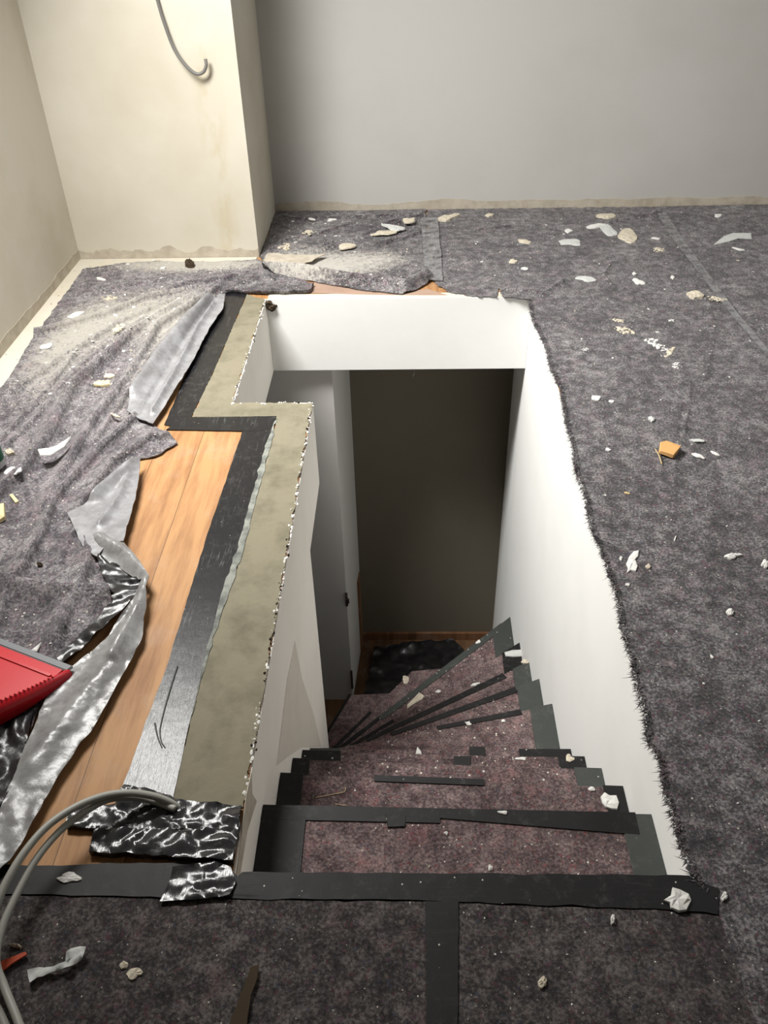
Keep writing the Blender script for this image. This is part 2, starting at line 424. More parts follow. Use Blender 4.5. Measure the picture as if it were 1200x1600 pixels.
# ragged bands of bare filler along the foot of the walls
def band(pts_fn, x0, x1, hmin, hmax, seed, steps):
    out = []
    for i in range(steps+1):
        u = i/steps; hgt = hmin+(hmax-hmin)*(.5+.5*noise.noise(Vector((u*9+seed, 0, seed))))+.010*noise.noise(Vector((u*45, seed, 0)))+.006*noise.noise(Vector((u*120, seed, 0)))
        out.append((x0+(x1-x0)*u, max(.008, hgt)))
    return out
def wall_strip(name, outline, conv, thick, m):
    bm = bmesh.new()
    for i in range(len(outline)-1):
        (u0, z0), (u1, z1) = outline[i], outline[i+1]
        vs = [bm.verts.new(conv(u, z, d)) for d in (0, thick) for u, z in ((u0, .001), (u1, .001), (u1, z1), (u0, z0))]
        for f in ((0, 1, 2, 3), (7, 6, 5, 4), (2, 3, 7, 6)): bm.faces.new([vs[k] for k in f])
    bmesh.ops.remove_doubles(bm, verts=bm.verts, dist=1e-5)
    return struct(link(name, bm, m))
wall_strip('trim_2', band(None, XP+.002, 2.6, .018, .075, 3, 120), lambda u, z, d: (u, YW-d, z), .0015, 'band')
wall_strip('trim_3', band(None, XW+.002, XP-.002, .015, .075, 8, 60), lambda u, z, d: (u, YP-d, z), .0015, 'band')
wall_strip('trim_4', band(None, .9, YP-.004, .03, .07, 12, 70), lambda u, z, d: (XW+d, u, z), .0015, 'band')
# bare triangular filler patches on the left stair wall
def facepoly(bm, pts, x, t):
    a = [bm.verts.new((x, *p)) for p in pts]; b = [bm.verts.new((x+t, *p)) for p in pts]; n = len(pts)
    bm.faces.new(a); bm.faces.new(b)
    for i in range(n): bm.faces.new((a[i], a[(i+1) % n], b[(i+1) % n], b[i]))
def onX(px): 
    return [(onx(x, y, XL).y, onx(x, y, XL).z) for x, y in px]
bm = bmesh.new(); facepoly(bm, onX([(459, 1002), (470, 1060), (488, 1115), (500, 1166), (470, 1167), (448, 1182), (430, 1196), (436, 1150), (447, 1060)]), XL+.003, .0012)
struct(link('trim_5', bm, 'patch'))
bm = bmesh.new(); facepoly(bm, onX([(390, 1205), (391, 1240), (398, 1252), (383, 1300), (372, 1366), (366, 1366), (376, 1290), (382, 1240)]), XL+.003, .0015)
struct(link('trim_6', bm, 'band'))
# wood trim and fittings of the lower hall
struct(link('door_1', boxes((-.336, -.300, 3.90, 4.0, ZL, -2.05)), 'trimwood'))
bm = bmesh.new(); box(bm, -.352, -.338, 3.492, 3.499, -1.86, -1.76); box(bm, -.347, -.330, 3.482, 3.494, -1.83, -1.80); tube(bm, [(-.345, 3.49, -1.78), (-.340, 3.475, -1.765), (-.345, 3.468, -1.75)], .004, 6)
o = recentre(link('latch_bracket', bm, 'metal')); tag(o, 'small dark metal latch on the edge of the grey wall deep in the stairwell', 'latch')
o = recentre(link('strike_plate', boxes((-.350, -.338, 3.490, 3.499, -2.56, -2.40)), 'metal')); tag(o, 'dark slot plate low on the grey wall edge, just above the lowest visible steps', 'plate')
# frayed wire stub hanging from the bottom of the far beam
bm = bmesh.new(); c = ony(646, 581, 3.452); tube(bm, smoothline([c+Vector((0, .004, .002)), c+Vector((.004, 0, -.012)), c+Vector((-.004, 0, -.022)), c+Vector((.002, 0, -.03))], 4), .0018, 6)
o = recentre(link('wire_stub', bm, 'metal')); tag(o, 'tiny dark wire stub poking out under the white beam across the stairwell', 'wire')

# ================================================================ SCREED AND TAPE ROUND THE OPENING
def hflat(z): return lambda x, y: z
def hs(z, a, sc): return lambda x, y: z + a*noise.noise(Vector((x*sc, y*sc, 4)))
cpx = [(385, 461), (425, 461)]
scr = fl([(386, 461)]) + [(XE-.0, YB-.005), (XE, YE+.0), (XL, YE), (XL, .98)] + fl([(266, 1270), (297, 1130), (335, 985), (378, 862), (432, 656), (300, 653), (330, 590)])
scr = rough_edge(scr, .006, .014, skip=())
o = cloth('screed_strip', scr, hs(.0035, .0015, 12), 'concrete', .02, bottom=.0005)
tag(o, 'olive-beige cement screed strip zigzagging along the left edge of the stairwell opening', 'screed')
# white and dark broken crumbs along the screed's edge
bm = bmesh.new()
for i in range(520):
    q = random.random()
    if q < .3: x, y = XE+random.gauss(.001, .004), random.uniform(YE, YB)
    elif q < .38: x, y = random.uniform(XE, XL), YE+random.gauss(.0, .003)
    else: x, y = XL+random.gauss(-.001, .0035), random.uniform(.99, YE)
    r = .0007+.0036*random.random()**2.2; m4 = Matrix.Translation((x, y, .0025)) @ Matrix.Diagonal((r, r*random.uniform(.8, 2.4), r*.7, 1))
    bmesh.ops.create_icosphere(bm, subdivisions=1, radius=1, matrix=m4)
for v in bm.verts: v.co += Vector((random.uniform(-1, 1), random.uniform(-1, 1), random.uniform(-1, 1)))*.0009
k = 0
for f in bm.faces: f.material_index = (int(f.index/20)*7919) % 3 % 2
o = link('plaster_crumbs', bm, ['flake', 'dark']); tag(o, 'row of broken white and dark plaster crumbs along the inner edge of the screed strip', 'plaster crumbs', kind='stuff')
# knocked-out hole in the corner
bm = bmesh.new()
for i in range(9):
    c = Vector((XE+.015+random.uniform(-.01, .03), YB-.012+random.uniform(-.01, .016), -.012+random.uniform(-.03, .012)))
    bmesh.ops.create_icosphere(bm, subdivisions=2, radius=random.uniform(.008, .017), matrix=Matrix.Translation(c))
for v in bm.verts: v.co += Vector((noise.noise(v.co*120), noise.noise(v.co*130+Vector((5, 0, 0))), noise.noise(v.co*110)))*.007
o = recentre(link('broken_mortar', bm, 'cardboard')); tag(o, 'dark crumbly broken mortar in the far left corner of the stairwell opening', 'mortar')

# L-shaped black tape: three strips
def strip(name, px, m, z=.0045, rough=.0015, label=None, group=None, amp=.0006, parent=None, g=.03, world=False, bottom=.0006):
    poly = px if world else fl(px)
    o = cloth(name, rough_edge(poly, rough, .02), hs(z, amp, 25), m, g, bottom=bottom)
    if label: tag(o, label, 'tape', group)
    return o
strip('black_tape', [(348, 456), (386, 460), (330, 590), (299, 653), (288, 672), (257, 665), (285, 600), (322, 520)], 'tape', .0042, label='black tape strip running beside the screed from the far left corner of the opening')
strip('black_tape', [(286, 654), (432, 652), (426, 676), (260, 673)], 'tape', .0052, label='short black tape strip crossing between the floorboards and the step of the screed')
strip('black_tape', [(379, 676), (427, 655), (432, 656), (378, 870), (335, 990), (297, 1130), (268, 1262), (182, 1262), (192, 1232), (225, 1140), (262, 1040), (320, 850)], 'tape', .0048, label='long black tape strip with a silvery sheen between the oak boards and the screed')
strip('mortar_smear', [(428, 662), (433, 656), (378, 872), (352, 945), (322, 1040), (300, 1120), (318, 1035), (344, 940), (380, 828), (396, 768), (410, 715)], 'smear', .0056, rough=.005)
o = bpy.data.objects['mortar_smear']; tag(o, 'greyish mortar smear dried on the inner edge of the long black tape', 'mortar')
# scratches on the tape
for a, label in (([(277, 1041), (268, 1070), (262, 1090), (256, 1112), (250, 1140), (252, 1158), (258, 1168)], 'long dark curled wrinkle standing on the silvery end of the black tape'), ([(242, 1130), (246, 1150), (253, 1168)], 'short dark curled wrinkle at the lower left of the long one on the silvery tape')):
    bm = bmesh.new(); tube(bm, smoothline([onz(x, y, .006) for x, y in a], 4), .0022, 6, .0012)
    tag(recentre(link('tape_wrinkle', bm, 'tape_grey')), label, 'wrinkle')

# crinkled foil-like tape pieces at the near left corner of the opening
def crinkle(base, amp, sc, seed):
    def h(x, y):
        w = noise.noise(Vector((x*sc*.6, y*sc*.6, seed+3)))*.9
        n = noise.noise(Vector((x*sc+seed+w, y*sc*1.5+w, seed))); n2 = noise.noise(Vector((x*sc*2.2+w, y*sc*2.6+seed, 2)))
        return base + amp*(math.sqrt(n*n+.004)*1.5 + .25*n2)
    return h
tag(cloth('crinkled_tape', rough_edge(fl([(196, 1232), (264, 1246), (276, 1254), (330, 1262), (380, 1264), (374, 1306), (160, 1302), (104, 1298), (112, 1268), (150, 1262), (182, 1262)]), .004, .012), crinkle(.012, .011, 26, 3), 'tape_crinkle', .008, bottom=.003), 'crumpled shiny black tape across the near end of the screed, under the cables', 'tape')
tag(cloth('crinkled_tape', rough_edge(fl([(152, 1303), (374, 1302), (369, 1330), (366, 1352), (300, 1348), (210, 1342), (142, 1338)]), .004, .012), crinkle(.016, .011, 22, 9), 'tape_crinkle', .008, bottom=.002), 'second crumpled shiny black tape strip lapped just below the first, near the cables', 'tape')
tag(cloth('crinkled_tape', rough_edge(fl([(272, 1362), (330, 1350), (362, 1360), (370, 1382), (360, 1406), (300, 1412), (252, 1414), (262, 1392)]), .003, .012), crinkle(.011, .010, 30, 5), 'tape_crinkle', .008, bottom=.008), 'crumpled glossy black tape patch on the left half of the long front tape', 'tape')
# front edge tape
tag(cloth('front_tape', rough_edge(fl([(-60, 1352), (60, 1356), (205, 1352), (350, 1352), (372, 1372)])+[(XL+.02, YF+.008), (XR, YF+.008)]+fl([(1100, 1384), (1122, 1392), (1120, 1432), (1040, 1424), (820, 1416), (600, 1408), (400, 1408), (200, 1404), (-60, 1398)]), .002, .02), hs(.0078, .0009, 30), 'tape_x', .02, bottom=.0005), 'long dusty black tape along the top edge of the first stair', 'tape')
tag(cloth('cross_tape', rough_edge(fl([(664, 1412), (716, 1412), (716, 1500), (712, 1660), (664, 1660), (666, 1500)]), .0015, .02), hs(.0088, .0004, 14), 'tape_x', .02, bottom=.004), 'black tape strip running towards the viewer from the long front tape', 'tape')

# ================================================================ FLEECE SHEETS
def px_fold(pts, h, w, asym=0): return Fold(fl(pts), h, w, asym=asym)
# --- left rumpled sheet
LF = [px_fold([(-40, 820), (0, 787), (42, 745), (83, 692), (117, 617), (208, 533), (271, 492), (346, 454)], 0.0435, 0.0240, .78),
      px_fold([(54, 529), (83, 521), (175, 496), (233, 471), (346, 454)], 0.0319, 0.0176, .78),
      px_fold([(20, 620), (110, 560), (200, 505), (300, 465)], 0.0232, 0.0200, .78),
      px_fold([(80, 800), (96, 767), (154, 662), (208, 596), (250, 517), (346, 458)], 0.0377, 0.0224, .78),
      px_fold([(40, 900), (71, 842), (92, 787), (167, 704), (215, 660)], 0.0319, 0.0176, .78),
      px_fold([(0, 915), (74, 930), (166, 935), (190, 930)], 0.0406, 0.0240, -.78),
      px_fold([(0, 1000), (26, 899), (59, 855), (88, 796)], 0.0261, 0.0144, .78),
      px_fold([(60, 640), (150, 560), (230, 500)], 0.0174, 0.0112, .78),
      px_fold([(130, 800), (180, 730), (240, 690), (277, 690)], 0.0261, 0.0240, .78),
      px_fold([(0, 700), (60, 640), (120, 560)], 0.0203, 0.0128, .78),
      px_fold([(100, 1000), (140, 900), (150, 850)], 0.0319, 0.0240, .78),
      px_fold([(150, 700), (190, 640), (240, 560)], .020, .014, .78), px_fold([(100, 880), (128, 820), (140, 780)], .016, .014, .78), px_fold([(230, 470), (290, 450), (370, 438)], .022, .016, .78), px_fold([(20, 700), (60, 660), (110, 600)], .02, .016, .78), px_fold([(130, 470), (190, 452), (280, 440)], .014, .014, .78)]
h_left = make_height(.006, .007, 9, LF, 2)
left_poly = rough_edge(fl([(130, 424), (108, 455), (85, 486), (50, 535), (18, 588)]) + [(-1.47, 2.5), (-1.47, .95)] +
    fl([(-20, 1290), (25, 1210), (62, 1105), (92, 1040), (130, 1005), (178, 950), (170, 905), (140, 862), (134, 835), (130, 800), (162, 775), (200, 738), (216, 717), (242, 713), (277, 692), (255, 678), (228, 655), (205, 640), (203, 618), (250, 540), (300, 485), (348, 458), (390, 448), (428, 440), (440, 420), (405, 406), (340, 409), (250, 408), (180, 412)], .008), .006, .02, skip=(5, 6), seed=3)
DL = [(-1.05, 3.3, .35, .35, .75), (-.9, 2.75, .12, .35, .55), (-1.0, 3.84, .45, .09, .95), (-1.2, 2.6, .25, .25, .3), (-.95, 2.2, .2, .3, .2), (-1.35, 3.0, .15, .4, .6)]
ls = empty('fleece_sheet', (-1.1, 2.2, 0))
cloth('fleece', left_poly, h_left, 'felt_left', .016, .004, LF, DL, ls, bottom=None)
tag(ls, 'rumpled dusty grey fleece sheet on the left with its film backing folded over', 'floor covering', 'fleece sheets protecting the floor')
# film-backed flaps folded back over the boards
F1 = [px_fold([(226, 650), (256, 598), (296, 528), (340, 468)], -.030, .011), px_fold([(210, 625), (250, 565), (296, 508), (340, 465)], .030, .026), px_fold([(240, 655), (280, 585), (312, 520), (336, 485)], .020, .010)]
hf1 = make_height(.022, .006, 20, F1, 5)
cloth('folded_back_film', rough_edge(fl([(352, 457), (322, 466), (290, 490), (250, 538), (224, 580), (203, 618), (198, 640), (216, 652), (238, 660), (252, 640), (274, 604), (302, 560), (326, 512), (348, 480)], .03), .002, .015, seed=1), hf1, 'film', .012, .003, F1, None, ls)
F2 = [px_fold([(150, 790), (200, 750), (222, 718)], .026, .022), px_fold([(160, 835), (190, 790), (210, 740)], .012, .012)]
hf2 = make_height(.030, .006, 24, F2, 9)
cloth('folded_back_film', rough_edge(fl([(220, 714), (190, 735), (170, 752), (138, 781), (104, 797), (114, 818), (122, 838), (128, 850), (150, 866), (168, 846), (192, 842), (203, 802), (214, 760)], .04), .002, .015, seed=1), hf2, 'film', .012, .003, F2, None, ls)
F3 = [px_fold([(150, 850), (200, 878), (236, 915), (222, 960), (180, 1040)], .026, .022), px_fold([(60, 1200), (120, 1120), (190, 1030)], .014, .030), px_fold([(150, 1010), (180, 985), (222, 945)], .016, .012)]
hf3 = crinkle(.0, .0035, 24, 4); hf3b = make_height(.020, .004, 20, F3, 7)
cloth('folded_back_film', rough_edge(fl([(148, 846), (168, 838), (192, 848), (214, 878), (236, 912), (231, 928), (228, 962), (222, 1000), (206, 1032), (152, 1128), (92, 1212), (34, 1318), (16, 1345), (-40, 1400), (-60, 1330), (-10, 1290), (20, 1220), (44, 1160), (66, 1105), (100, 1050), (130, 1030), (165, 1000), (205, 950), (224, 915), (192, 893), (160, 872)], .02), .003, .014, seed=1), lambda x, y: hf3(x, y)+hf3b(x, y), 'film_crinkled', .009, .003, F3, None, ls)
cloth('torn_film_and_gap_shade', rough_edge(fl([(148, 866), (190, 888), (224, 908), (215, 930), (195, 950), (160, 985), (120, 1022), (96, 1038), (90, 1030), (120, 1000), (160, 960), (180, 930), (160, 900)], .02), .003, .014, seed=6), crinkle(.020, .014, 15, 8), 'film_dark', .008, .003, (), None, ls)  # black sheet filling the shadowy gap inside the fold; shade put into its colour
cloth('torn_film_and_gap_shade', rough_edge(fl([(-40, 1150), (10, 1120), (52, 1112), (40, 1165), (18, 1232), (0, 1262), (-50, 1300)], .02), .003, .014, seed=8), crinkle(.016, .016, 12, 12), 'film_dark', .009, .003, (), None, ls)

# --- back-left sheet behind the opening with its rolled front edge
BF = [px_fold([(410, 428), (470, 430), (550, 446), (632, 456), (668, 438)], .050, .026, .2), px_fold([(500, 395), (560, 375), (655, 340)], .014, .014, .3),
      px_fold([(590, 385), (655, 368)], .014, .012, .4), px_fold([(450, 400), (540, 385), (600, 365)], .010, .02), px_fold([(445, 345), (560, 342), (650, 337)], .010, .012), px_fold([(505, 388), (560, 378), (610, 352), (662, 340)], .018, .010, .6), px_fold([(592, 388), (630, 378), (660, 366)], .016, .008, .6), px_fold([(440, 380), (500, 368), (560, 350)], .012, .010, .6)]
h_back = make_height(.0055, .005, 9, BF, 4)
tag(cloth('fleece_sheet', rough_edge([(XP+.006, YW-.006), (.1, YW-.006)]+fl([(668, 380), (676, 440), (650, 456), (628, 462), (550, 453), (480, 440), (428, 432), (412, 428)])+[(XP+.006, 3.95)], .006, .02, skip=(0,), seed=7), h_back, 'felt', .015, .004, BF, [(-.42, 3.78, .32, .22, .85), (-.55, 4.2, .2, .3, .4), (-.1, 3.9, .2, .15, .45), (-.2, 4.4, .3, .12, .35)]), 'dusty grey fleece sheet with a rolled front edge between the pillar and the back wall', 'floor covering', 'fleece sheets protecting the floor')
h_lump = make_height(.014, .012, 26, [px_fold([(385, 445), (430, 440), (470, 448)], .018, .02)], 4)
tag(cloth('fleece_scrap', rough_edge(fl([(352, 456), (372, 437), (410, 430), (440, 436), (490, 446), (484, 456), (440, 458), (400, 458)], .01), .006, .014, seed=7), h_lump, 'felt', .012, bottom=.005), 'bunched dark fleece scrap at the far left corner of the stairwell opening', 'fleece')
tag(cloth('brown_board', fl([(482, 458), (492, 441), (560, 446), (640, 456), (668, 452), (700, 462), (640, 462), (560, 461)]), hflat(.0022), 'brown_floor', .05, bottom=.0004), 'bare pinkish-brown board peeking out behind the white beam of the stairwell', 'board')

# --- right side: two big sheets
RF = [px_fold([(1072, 600), (1068, 640), (1060, 690)], -.006, .006), px_fold([(1064, 690), (1054, 720), (1052, 820)], .005, .010), px_fold([(1105, 470), (1115, 520), (1100, 600)], .006, .012),
      px_fold([(955, 412), (943, 432), (962, 455)], .008, .008), px_fold([(950, 350), (1040, 334)], .014, .014), px_fold([(790, 455), (850, 462), (882, 440)], .014, .012), px_fold([(740, 362), (800, 355)], .008, .01),
      px_fold([(1078, 600), (1074, 640), (1066, 690)], .007, .008), px_fold([(990, 1010), (1040, 990), (1140, 1000)], .004, .04), px_fold([(1082, 690), (1078, 740)], .004, .006)]
h_right = make_height(.0048, .0022, 7, RF, 11)
edge_px = [(x-7, y) for x, y in [(834, 468), (840, 500), (850, 520), (862, 545), (866, 570), (884, 608), (890, 650), (903, 700), (908, 740), (924, 780), (930, 820), (948, 865), (960, 895), (972, 935), (980, 985), (994, 1025), (1002, 1075), (1016, 1120), (1020, 1160), (1040, 1190), (1046, 1240), (1060, 1280), (1072, 1320), (1092, 1372), (1104, 1390)]]
ew = fl(edge_px, .006)
right_poly = rough_edge([(.105, YW-.006), (1.308, YW-.006)]+fl([(1048, 352)]) + [(1.328, 4.1), (1.349, 2.8), (1.359, 1.5), (1.359, -.9), (.62, -.9)] + fl([(1122, 1430)]) + ew[::-1] + fl([(800, 466), (786, 466), (780, 452), (776, 466), (740, 465), (700, 457), (680, 444)]), .012, .010, skip=(3, 4, 5, 6, 7), seed=2)
rs = empty('fleece_sheet', (.95, 2.2, 0))
cloth('fleece', right_poly, h_right, 'felt', .017, .004, RF, [(1.0, 4.1, .35, .25, .25), (.2, 4.35, .35, .15, .3), (1.05, 3.3, .3, .3, .08)], rs)
tag(rs, 'big grey fleece sheet right of the stairwell with a frayed fluffy cut edge', 'floor covering', 'fleece sheets protecting the floor')
# loose fibres along the cut edge
bm = bmesh.new()
EW = [Vector((x, y, .008)) for x, y in ew]
for i in range(len(EW)-1):
    L = (EW[i+1]-EW[i]).length
    for j in range(int(L*2300)):
        p = EW[i].lerp(EW[i+1], random.random()) + Vector((random.uniform(-.004, .012), 0, random.uniform(-.005, .003)))
        ln = random.uniform(.003, .013)*(2.2 if random.random() < .04 else 1)
        a = random.gauss(math.pi, .75); d = Vector((math.cos(a), math.sin(a), random.uniform(-.7, .25)))*ln
        w = Vector((-d.y, d.x, 0)).normalized()*random.uniform(.0005, .0016)
        bend = Vector((random.uniform(-.4, .4), random.uniform(-.4, .4), random.uniform(-.5, .2)))*ln
        q1 = p+d*.5+bend*.3; q2 = p+d+bend
        up = Vector((0, 0, .0008))
        v = [bm.verts.new(c) for c in (p-w, p+w, p+up, q1-w*.7, q1+w*.7, q1+up, q2)]
        for f in ((0, 1, 4, 3), (1, 2, 5, 4), (2, 0, 3, 5), (3, 4, 6), (4, 5, 6), (5, 3, 6), (0, 2, 1)): bm.faces.new([v[k] for k in f])
fr = part('frayed_fibres', bm, 'felt', rs); fr['kind'] = 'stuff'

h_fr = make_height(.0060, .004, 6, [px_fold([(1180, 480), (1200, 520)], .006, .02)], 15)
tag(cloth('fleece_sheet', rough_edge([(1.31, 4.578), (2.55, 4.578), (2.55, -.9), (1.36, -.9), (1.36, 1.5), (1.35, 2.8), (1.33, 4.1)], .004, .03, skip=(1, 2), seed=5), h_fr, 'felt', .03, .004, (), [(1.5, 3.9, .3, .3, .15)]), 'grey fleece sheet at the far right beyond the diagonal clear tape seam', 'floor covering', 'fleece sheets protecting the floor')
h_f1 = make_height(.0042, .0018, 7, [], 21)
tag(cloth('fleece_sheet', rough_edge(fl([(-60, 1399), (200, 1404), (400, 1409), (664, 1411)]) + [(.045, .2), (.045, -.9), (-1.47, -.9), (-1.47, .82)], .003, .02, skip=(4, 5, 6, 7), seed=5), h_f1, 'felt_front', .018, .004, (), [(-.35, .6, .08, .05, .3), (.0, .6, .1, .1, .2)]), 'shade-darkened brown-grey fleece sheet in the foreground left of the cross tape', 'floor covering', 'fleece sheets protecting the floor')
h_f2 = make_height(.0042, .0018, 7, [], 25)
tag(cloth('fleece_sheet', rough_edge(fl([(668, 1411), (820, 1416), (1040, 1424), (1119, 1431)]) + [(.615, .7), (.615, -.9), (.05, -.9), (.05, .2)], .003, .02, skip=(4, 5, 6, 7), seed=5), h_f2, 'felt_front', .018, .004, (), None), 'shade-darkened fleece sheet in the foreground right of the cross tape', 'floor covering', 'fleece sheets protecting the floor')
# seam tapes
def h_over(fn, dz): return lambda x, y: fn(x, y)+dz
s0 = fl([(1026, 338), (1040, 336), (1062, 372), (1112, 440), (1150, 492), (1215, 570), (1230, 600), (1196, 560), (1136, 490), (1098, 440), (1046, 372)])
tag(cloth('seam_tape', s0, hflat(.0145), 'clear_tape', .02, .0008), 'clear shiny tape over the diagonal seam at the upper right', 'tape')
tag(cloth('seam_tape', rough_edge(fl([(658, 345), (684, 345), (690, 420), (692, 444), (664, 442), (662, 400)]), .003, .02), hs(.0165, .002, 20), 'clear_tape', .02, .0008), 'clear wrinkled tape over the seam behind the middle of the stairwell', 'tape')

struct(link('trim_8', boxes((XE+.01, XR-.002, YB-.001, YB+.05, .0003, .0018)), 'cream'))
struct(link('trim_9', boxes((XE, XR-.001, YB-.003, YB, -.339, .0018)), 'white'))
struct(link('trim_10', boxes((XE-.0005, XE+.003, YE, YB-.004, -.339, .0006), (XE+.003, XL+.003, YE-.0005, YE+.003, -.339, .0006)), 'white_l'))
struct(link('trim_11', boxes((XR-.0015, XR+.0005, YF, YB-.004, -.04, .0006)), 'white'))
# cream strip of bare screed between the left sheet and the wall
struct(link('trim_7', boxes((XW+.0005, -1.40, .9, YP-.004, .0003, .004), (-1.40, XP-.01, 3.74, YP-.004, .0003, .004)), 'cream'))
tag(recentre(cloth('loose_plaster', rough_edge(fl([(412, 416), (420, 405), (470, 408), (510, 406), (480, 420), (440, 430)]), .004, .015), hs(.030, .006, 40), 'band', .012, .003)), 'pale sheet of loose plaster dust by the foot of the pillar corner', 'plaster')

# ================================================================ STAIRCASE
def zt(k): return -.18-(k-1)*.164
# nose lines: left point, right point (plan)
SX0, SX1 = XL+.004, XR-.001
NOSE = {0: ((SX0, YF), (SX1, YF)), 1: ((SX0, 1.105), (SX1, 1.09)), 2: ((SX0, 1.31), (SX1, 1.275)), 3: ((SX0, 1.475), (SX1, 1.445)), 4: ((SX0, 1.625), (SX1, 1.605)),
        5: ((SX0, 1.755), (SX1, 1.755)), 6: ((SX0, 1.865), (SX1, 2.08)), 7: ((SX0, 1.955), (SX1, 2.345)), 8: ((SX0, 2.075), (SX1, 2.59)), 9: ((SX0, 2.20), (SX1, 2.86)),
        10: ((SX0, 2.36), (SX1, 3.20)), 11: ((-.36, 2.49), (.02, 2.98)), 12: ((-.46, 2.60), (-.31, 2.96))}
stair = empty('staircase', (.1, YF, -.2))
tag(stair, 'steep winding staircase covered in maroon-grey fleece turning left down the stairwell', 'staircase')
def lerp2(a, b, t): return (a[0]+(b[0]-a[0])*t, a[1]+(b[1]-a[1])*t)
def tread(k):
    L, R = NOSE[k]; z = zt(k)
    if k <= 10:
        L0, R0 = NOSE[k-1]; back = [(R0[0], R0[1]-.02), (L0[0], L0[1]-.02)]
        poly = [L, R] + back
    elif k == 11: poly = [(-.36, 2.30), L, R, (.17, 2.99), (.30, 2.99), (SX0+.3, 2.62), (SX0, 2.34)]
    else: poly = [(-.75, 2.2), (-.75, 2.6), L, R, (-.12, 2.965), (.03, 2.975), (-.33, 2.49), (-.34, 2.22)]
    bm = bmesh.new()
    # subdivided top with a rounded nose
    prism(bm, poly, z-.045, z)
    be = [e for e in bm.edges if all(abs(v.co.z-z) < 1e-6 for v in e.verts)]
    bmesh.ops.bevel(bm, geom=be, offset=.007, segments=3, affect='EDGES', clamp_overlap=True)
    # riser
    if k <= 10:
        a, b = (L[0], L[1]-.03), (R[0], R[1]-.03)
        prism(bm, [a, (a[0], a[1]-.02), (b[0], b[1]-.02), b], z-.17, z-.04)
    elif k == 11:
        prism(bm, [(-.35, 2.46), (-.35, 2.43), (.02, 2.92), (.0, 2.95)], z-.17, z-.04); prism(bm, [(.0, 2.96), (.0, 2.94), (.28, 2.94), (.28, 2.96)], z-.17, z-.04)
    else: prism(bm, [(-.45, 2.57), (-.45, 2.54), (-.31, 2.91), (-.31, 2.94)], z-.6, z-.04); prism(bm, [(-.31, 2.94), (-.31, 2.92), (.0, 2.92), (.0, 2.94)], z-.6, z-.04)
    t = part('tread', bm, 'felt_stair', stair)
    t['label'] = 'fleece-covered tread, step %s from the top' % ['', 'first', 'second', 'third', 'fourth', 'fifth', 'sixth', 'seventh', 'eighth', 'ninth', 'tenth', 'eleventh', 'twelfth'][k]
    return t
def quad_tape(name, t, pts, z, m, th=.0025):
    bm = bmesh.new(); prism(bm, pts, z+.0003, z+th)
    be = [e for e in bm.edges if all(abs(v.co.z-z-th) < 1e-6 for v in e.verts)]
    bmesh.ops.bevel(bm, geom=be, offset=.0012, segments=1, affect='EDGES')
    return part(name, bm, m, t)
TR = {k: tread(k) for k in NOSE if k}
def nose_tape_and_shade(k, u0, u1, w, m, front=.010, w2=None):
    """tape and black shade strips along the nose of tread k between fractions u0..u1, wrapping down the front"""
    L, R = NOSE[k]; z = zt(k); a, b = lerp2(L, R, u0), lerp2(L, R, u1); d = Vector((R[0]-L[0], R[1]-L[1])).normalized(); n = Vector((-d.y, d.x))
    w2 = w if w2 is None else w2
    bm = bmesh.new()
    P = lambda q, o: (q[0]+n.x*o, q[1]+n.y*o)
    prism(bm, [P(a, .002), P(b, .002), P(b, -w2), P(a, -w)][::-1], z+.0004, z+.0032)
    prism(bm, [P(a, .002), P(b, .002), P(b, .0002), P(a, .0002)][::-1], z-.03, z+.001)
    return part('nosing_tape_and_shade', bm, m, TR[k])
nose_tape_and_shade(1, .0, .46, .034, 'tape_x'); nose_tape_and_shade(1, .46, .96, .022, 'tape_x', w2=.052)
nose_tape_and_shade(2, .28, .60, .016, 'tape_x')
nose_tape_and_shade(6, .50, .86, .014, 'tape_x', w2=.022); nose_tape_and_shade(7, .30, .88, .016, 'tape_x', w2=.026); nose_tape_and_shade(8, .18, .86, .014, 'tape_x', w2=.028); nose_tape_and_shade(10, .22, .94, .026, 'tape_grey', w2=.034); nose_tape_and_shade(10, .0, .22, .016, 'tape_x'); nose_tape_and_shade(9, .06, .30, .008, 'tape_x', w2=.014)  # the short black strip at the tenth nose's inner end is painted shade
nose_tape_and_shade(11, .0, .45, .014, 'tape_x'); nose_tape_and_shade(12, .0, 1, .012, 'tape_x')  # black strips on the last two noses are shade drawn as tape
def end_tape(k, right, w, m, u=1.0):
    L, R = NOSE[k]; L0, R0 = NOSE[k-1]; z = zt(k)
    if right: a, b = R, R0; wn = lerp2(R, L, w/.86); wb = lerp2(R0, L0, w/.86)
    else: a, b = L, L0; wn = lerp2(L, R, w/.86); wb = lerp2(L0, R0, w/.86)
    pts = [(a[0], a[1]-.001), (wn[0], wn[1]-.001), (wb[0], wb[1]-.015), (b[0], b[1]-.015)]
    return quad_tape('edge_tape', TR[k], pts, z+.0005, m)
end_tape(1, True, .068, 'tape_grey'); end_tape(1, False, .10, 'tape_x'); end_tape(2, True, .05, 'tape_x'); end_tape(2, False, .06, 'tape_x')
end_tape(3, True, .075, 'tape_grey'); end_tape(4, True, .08, 'tape_x'); end_tape(4, False, .12, 'tape_x'); end_tape(5, True, .17, 'tape_x'); end_tape(3, False, .05, 'tape_x'); end_tape(5, False, .10, 'tape_grey')
end_tape(6, True, .085, 'tape_grey'); end_tape(7, True, .095, 'tape_grey'); end_tape(8, True, .075, 'tape_grey'); end_tape(9, True, .09, 'tape_x'); end_tape(10, True, .10, 'tape_grey')
def px_patch(k, px, m, th=.0035):
    return quad_tape('tape_patch', TR[k], fl(px, zt(k)), zt(k), m, th)
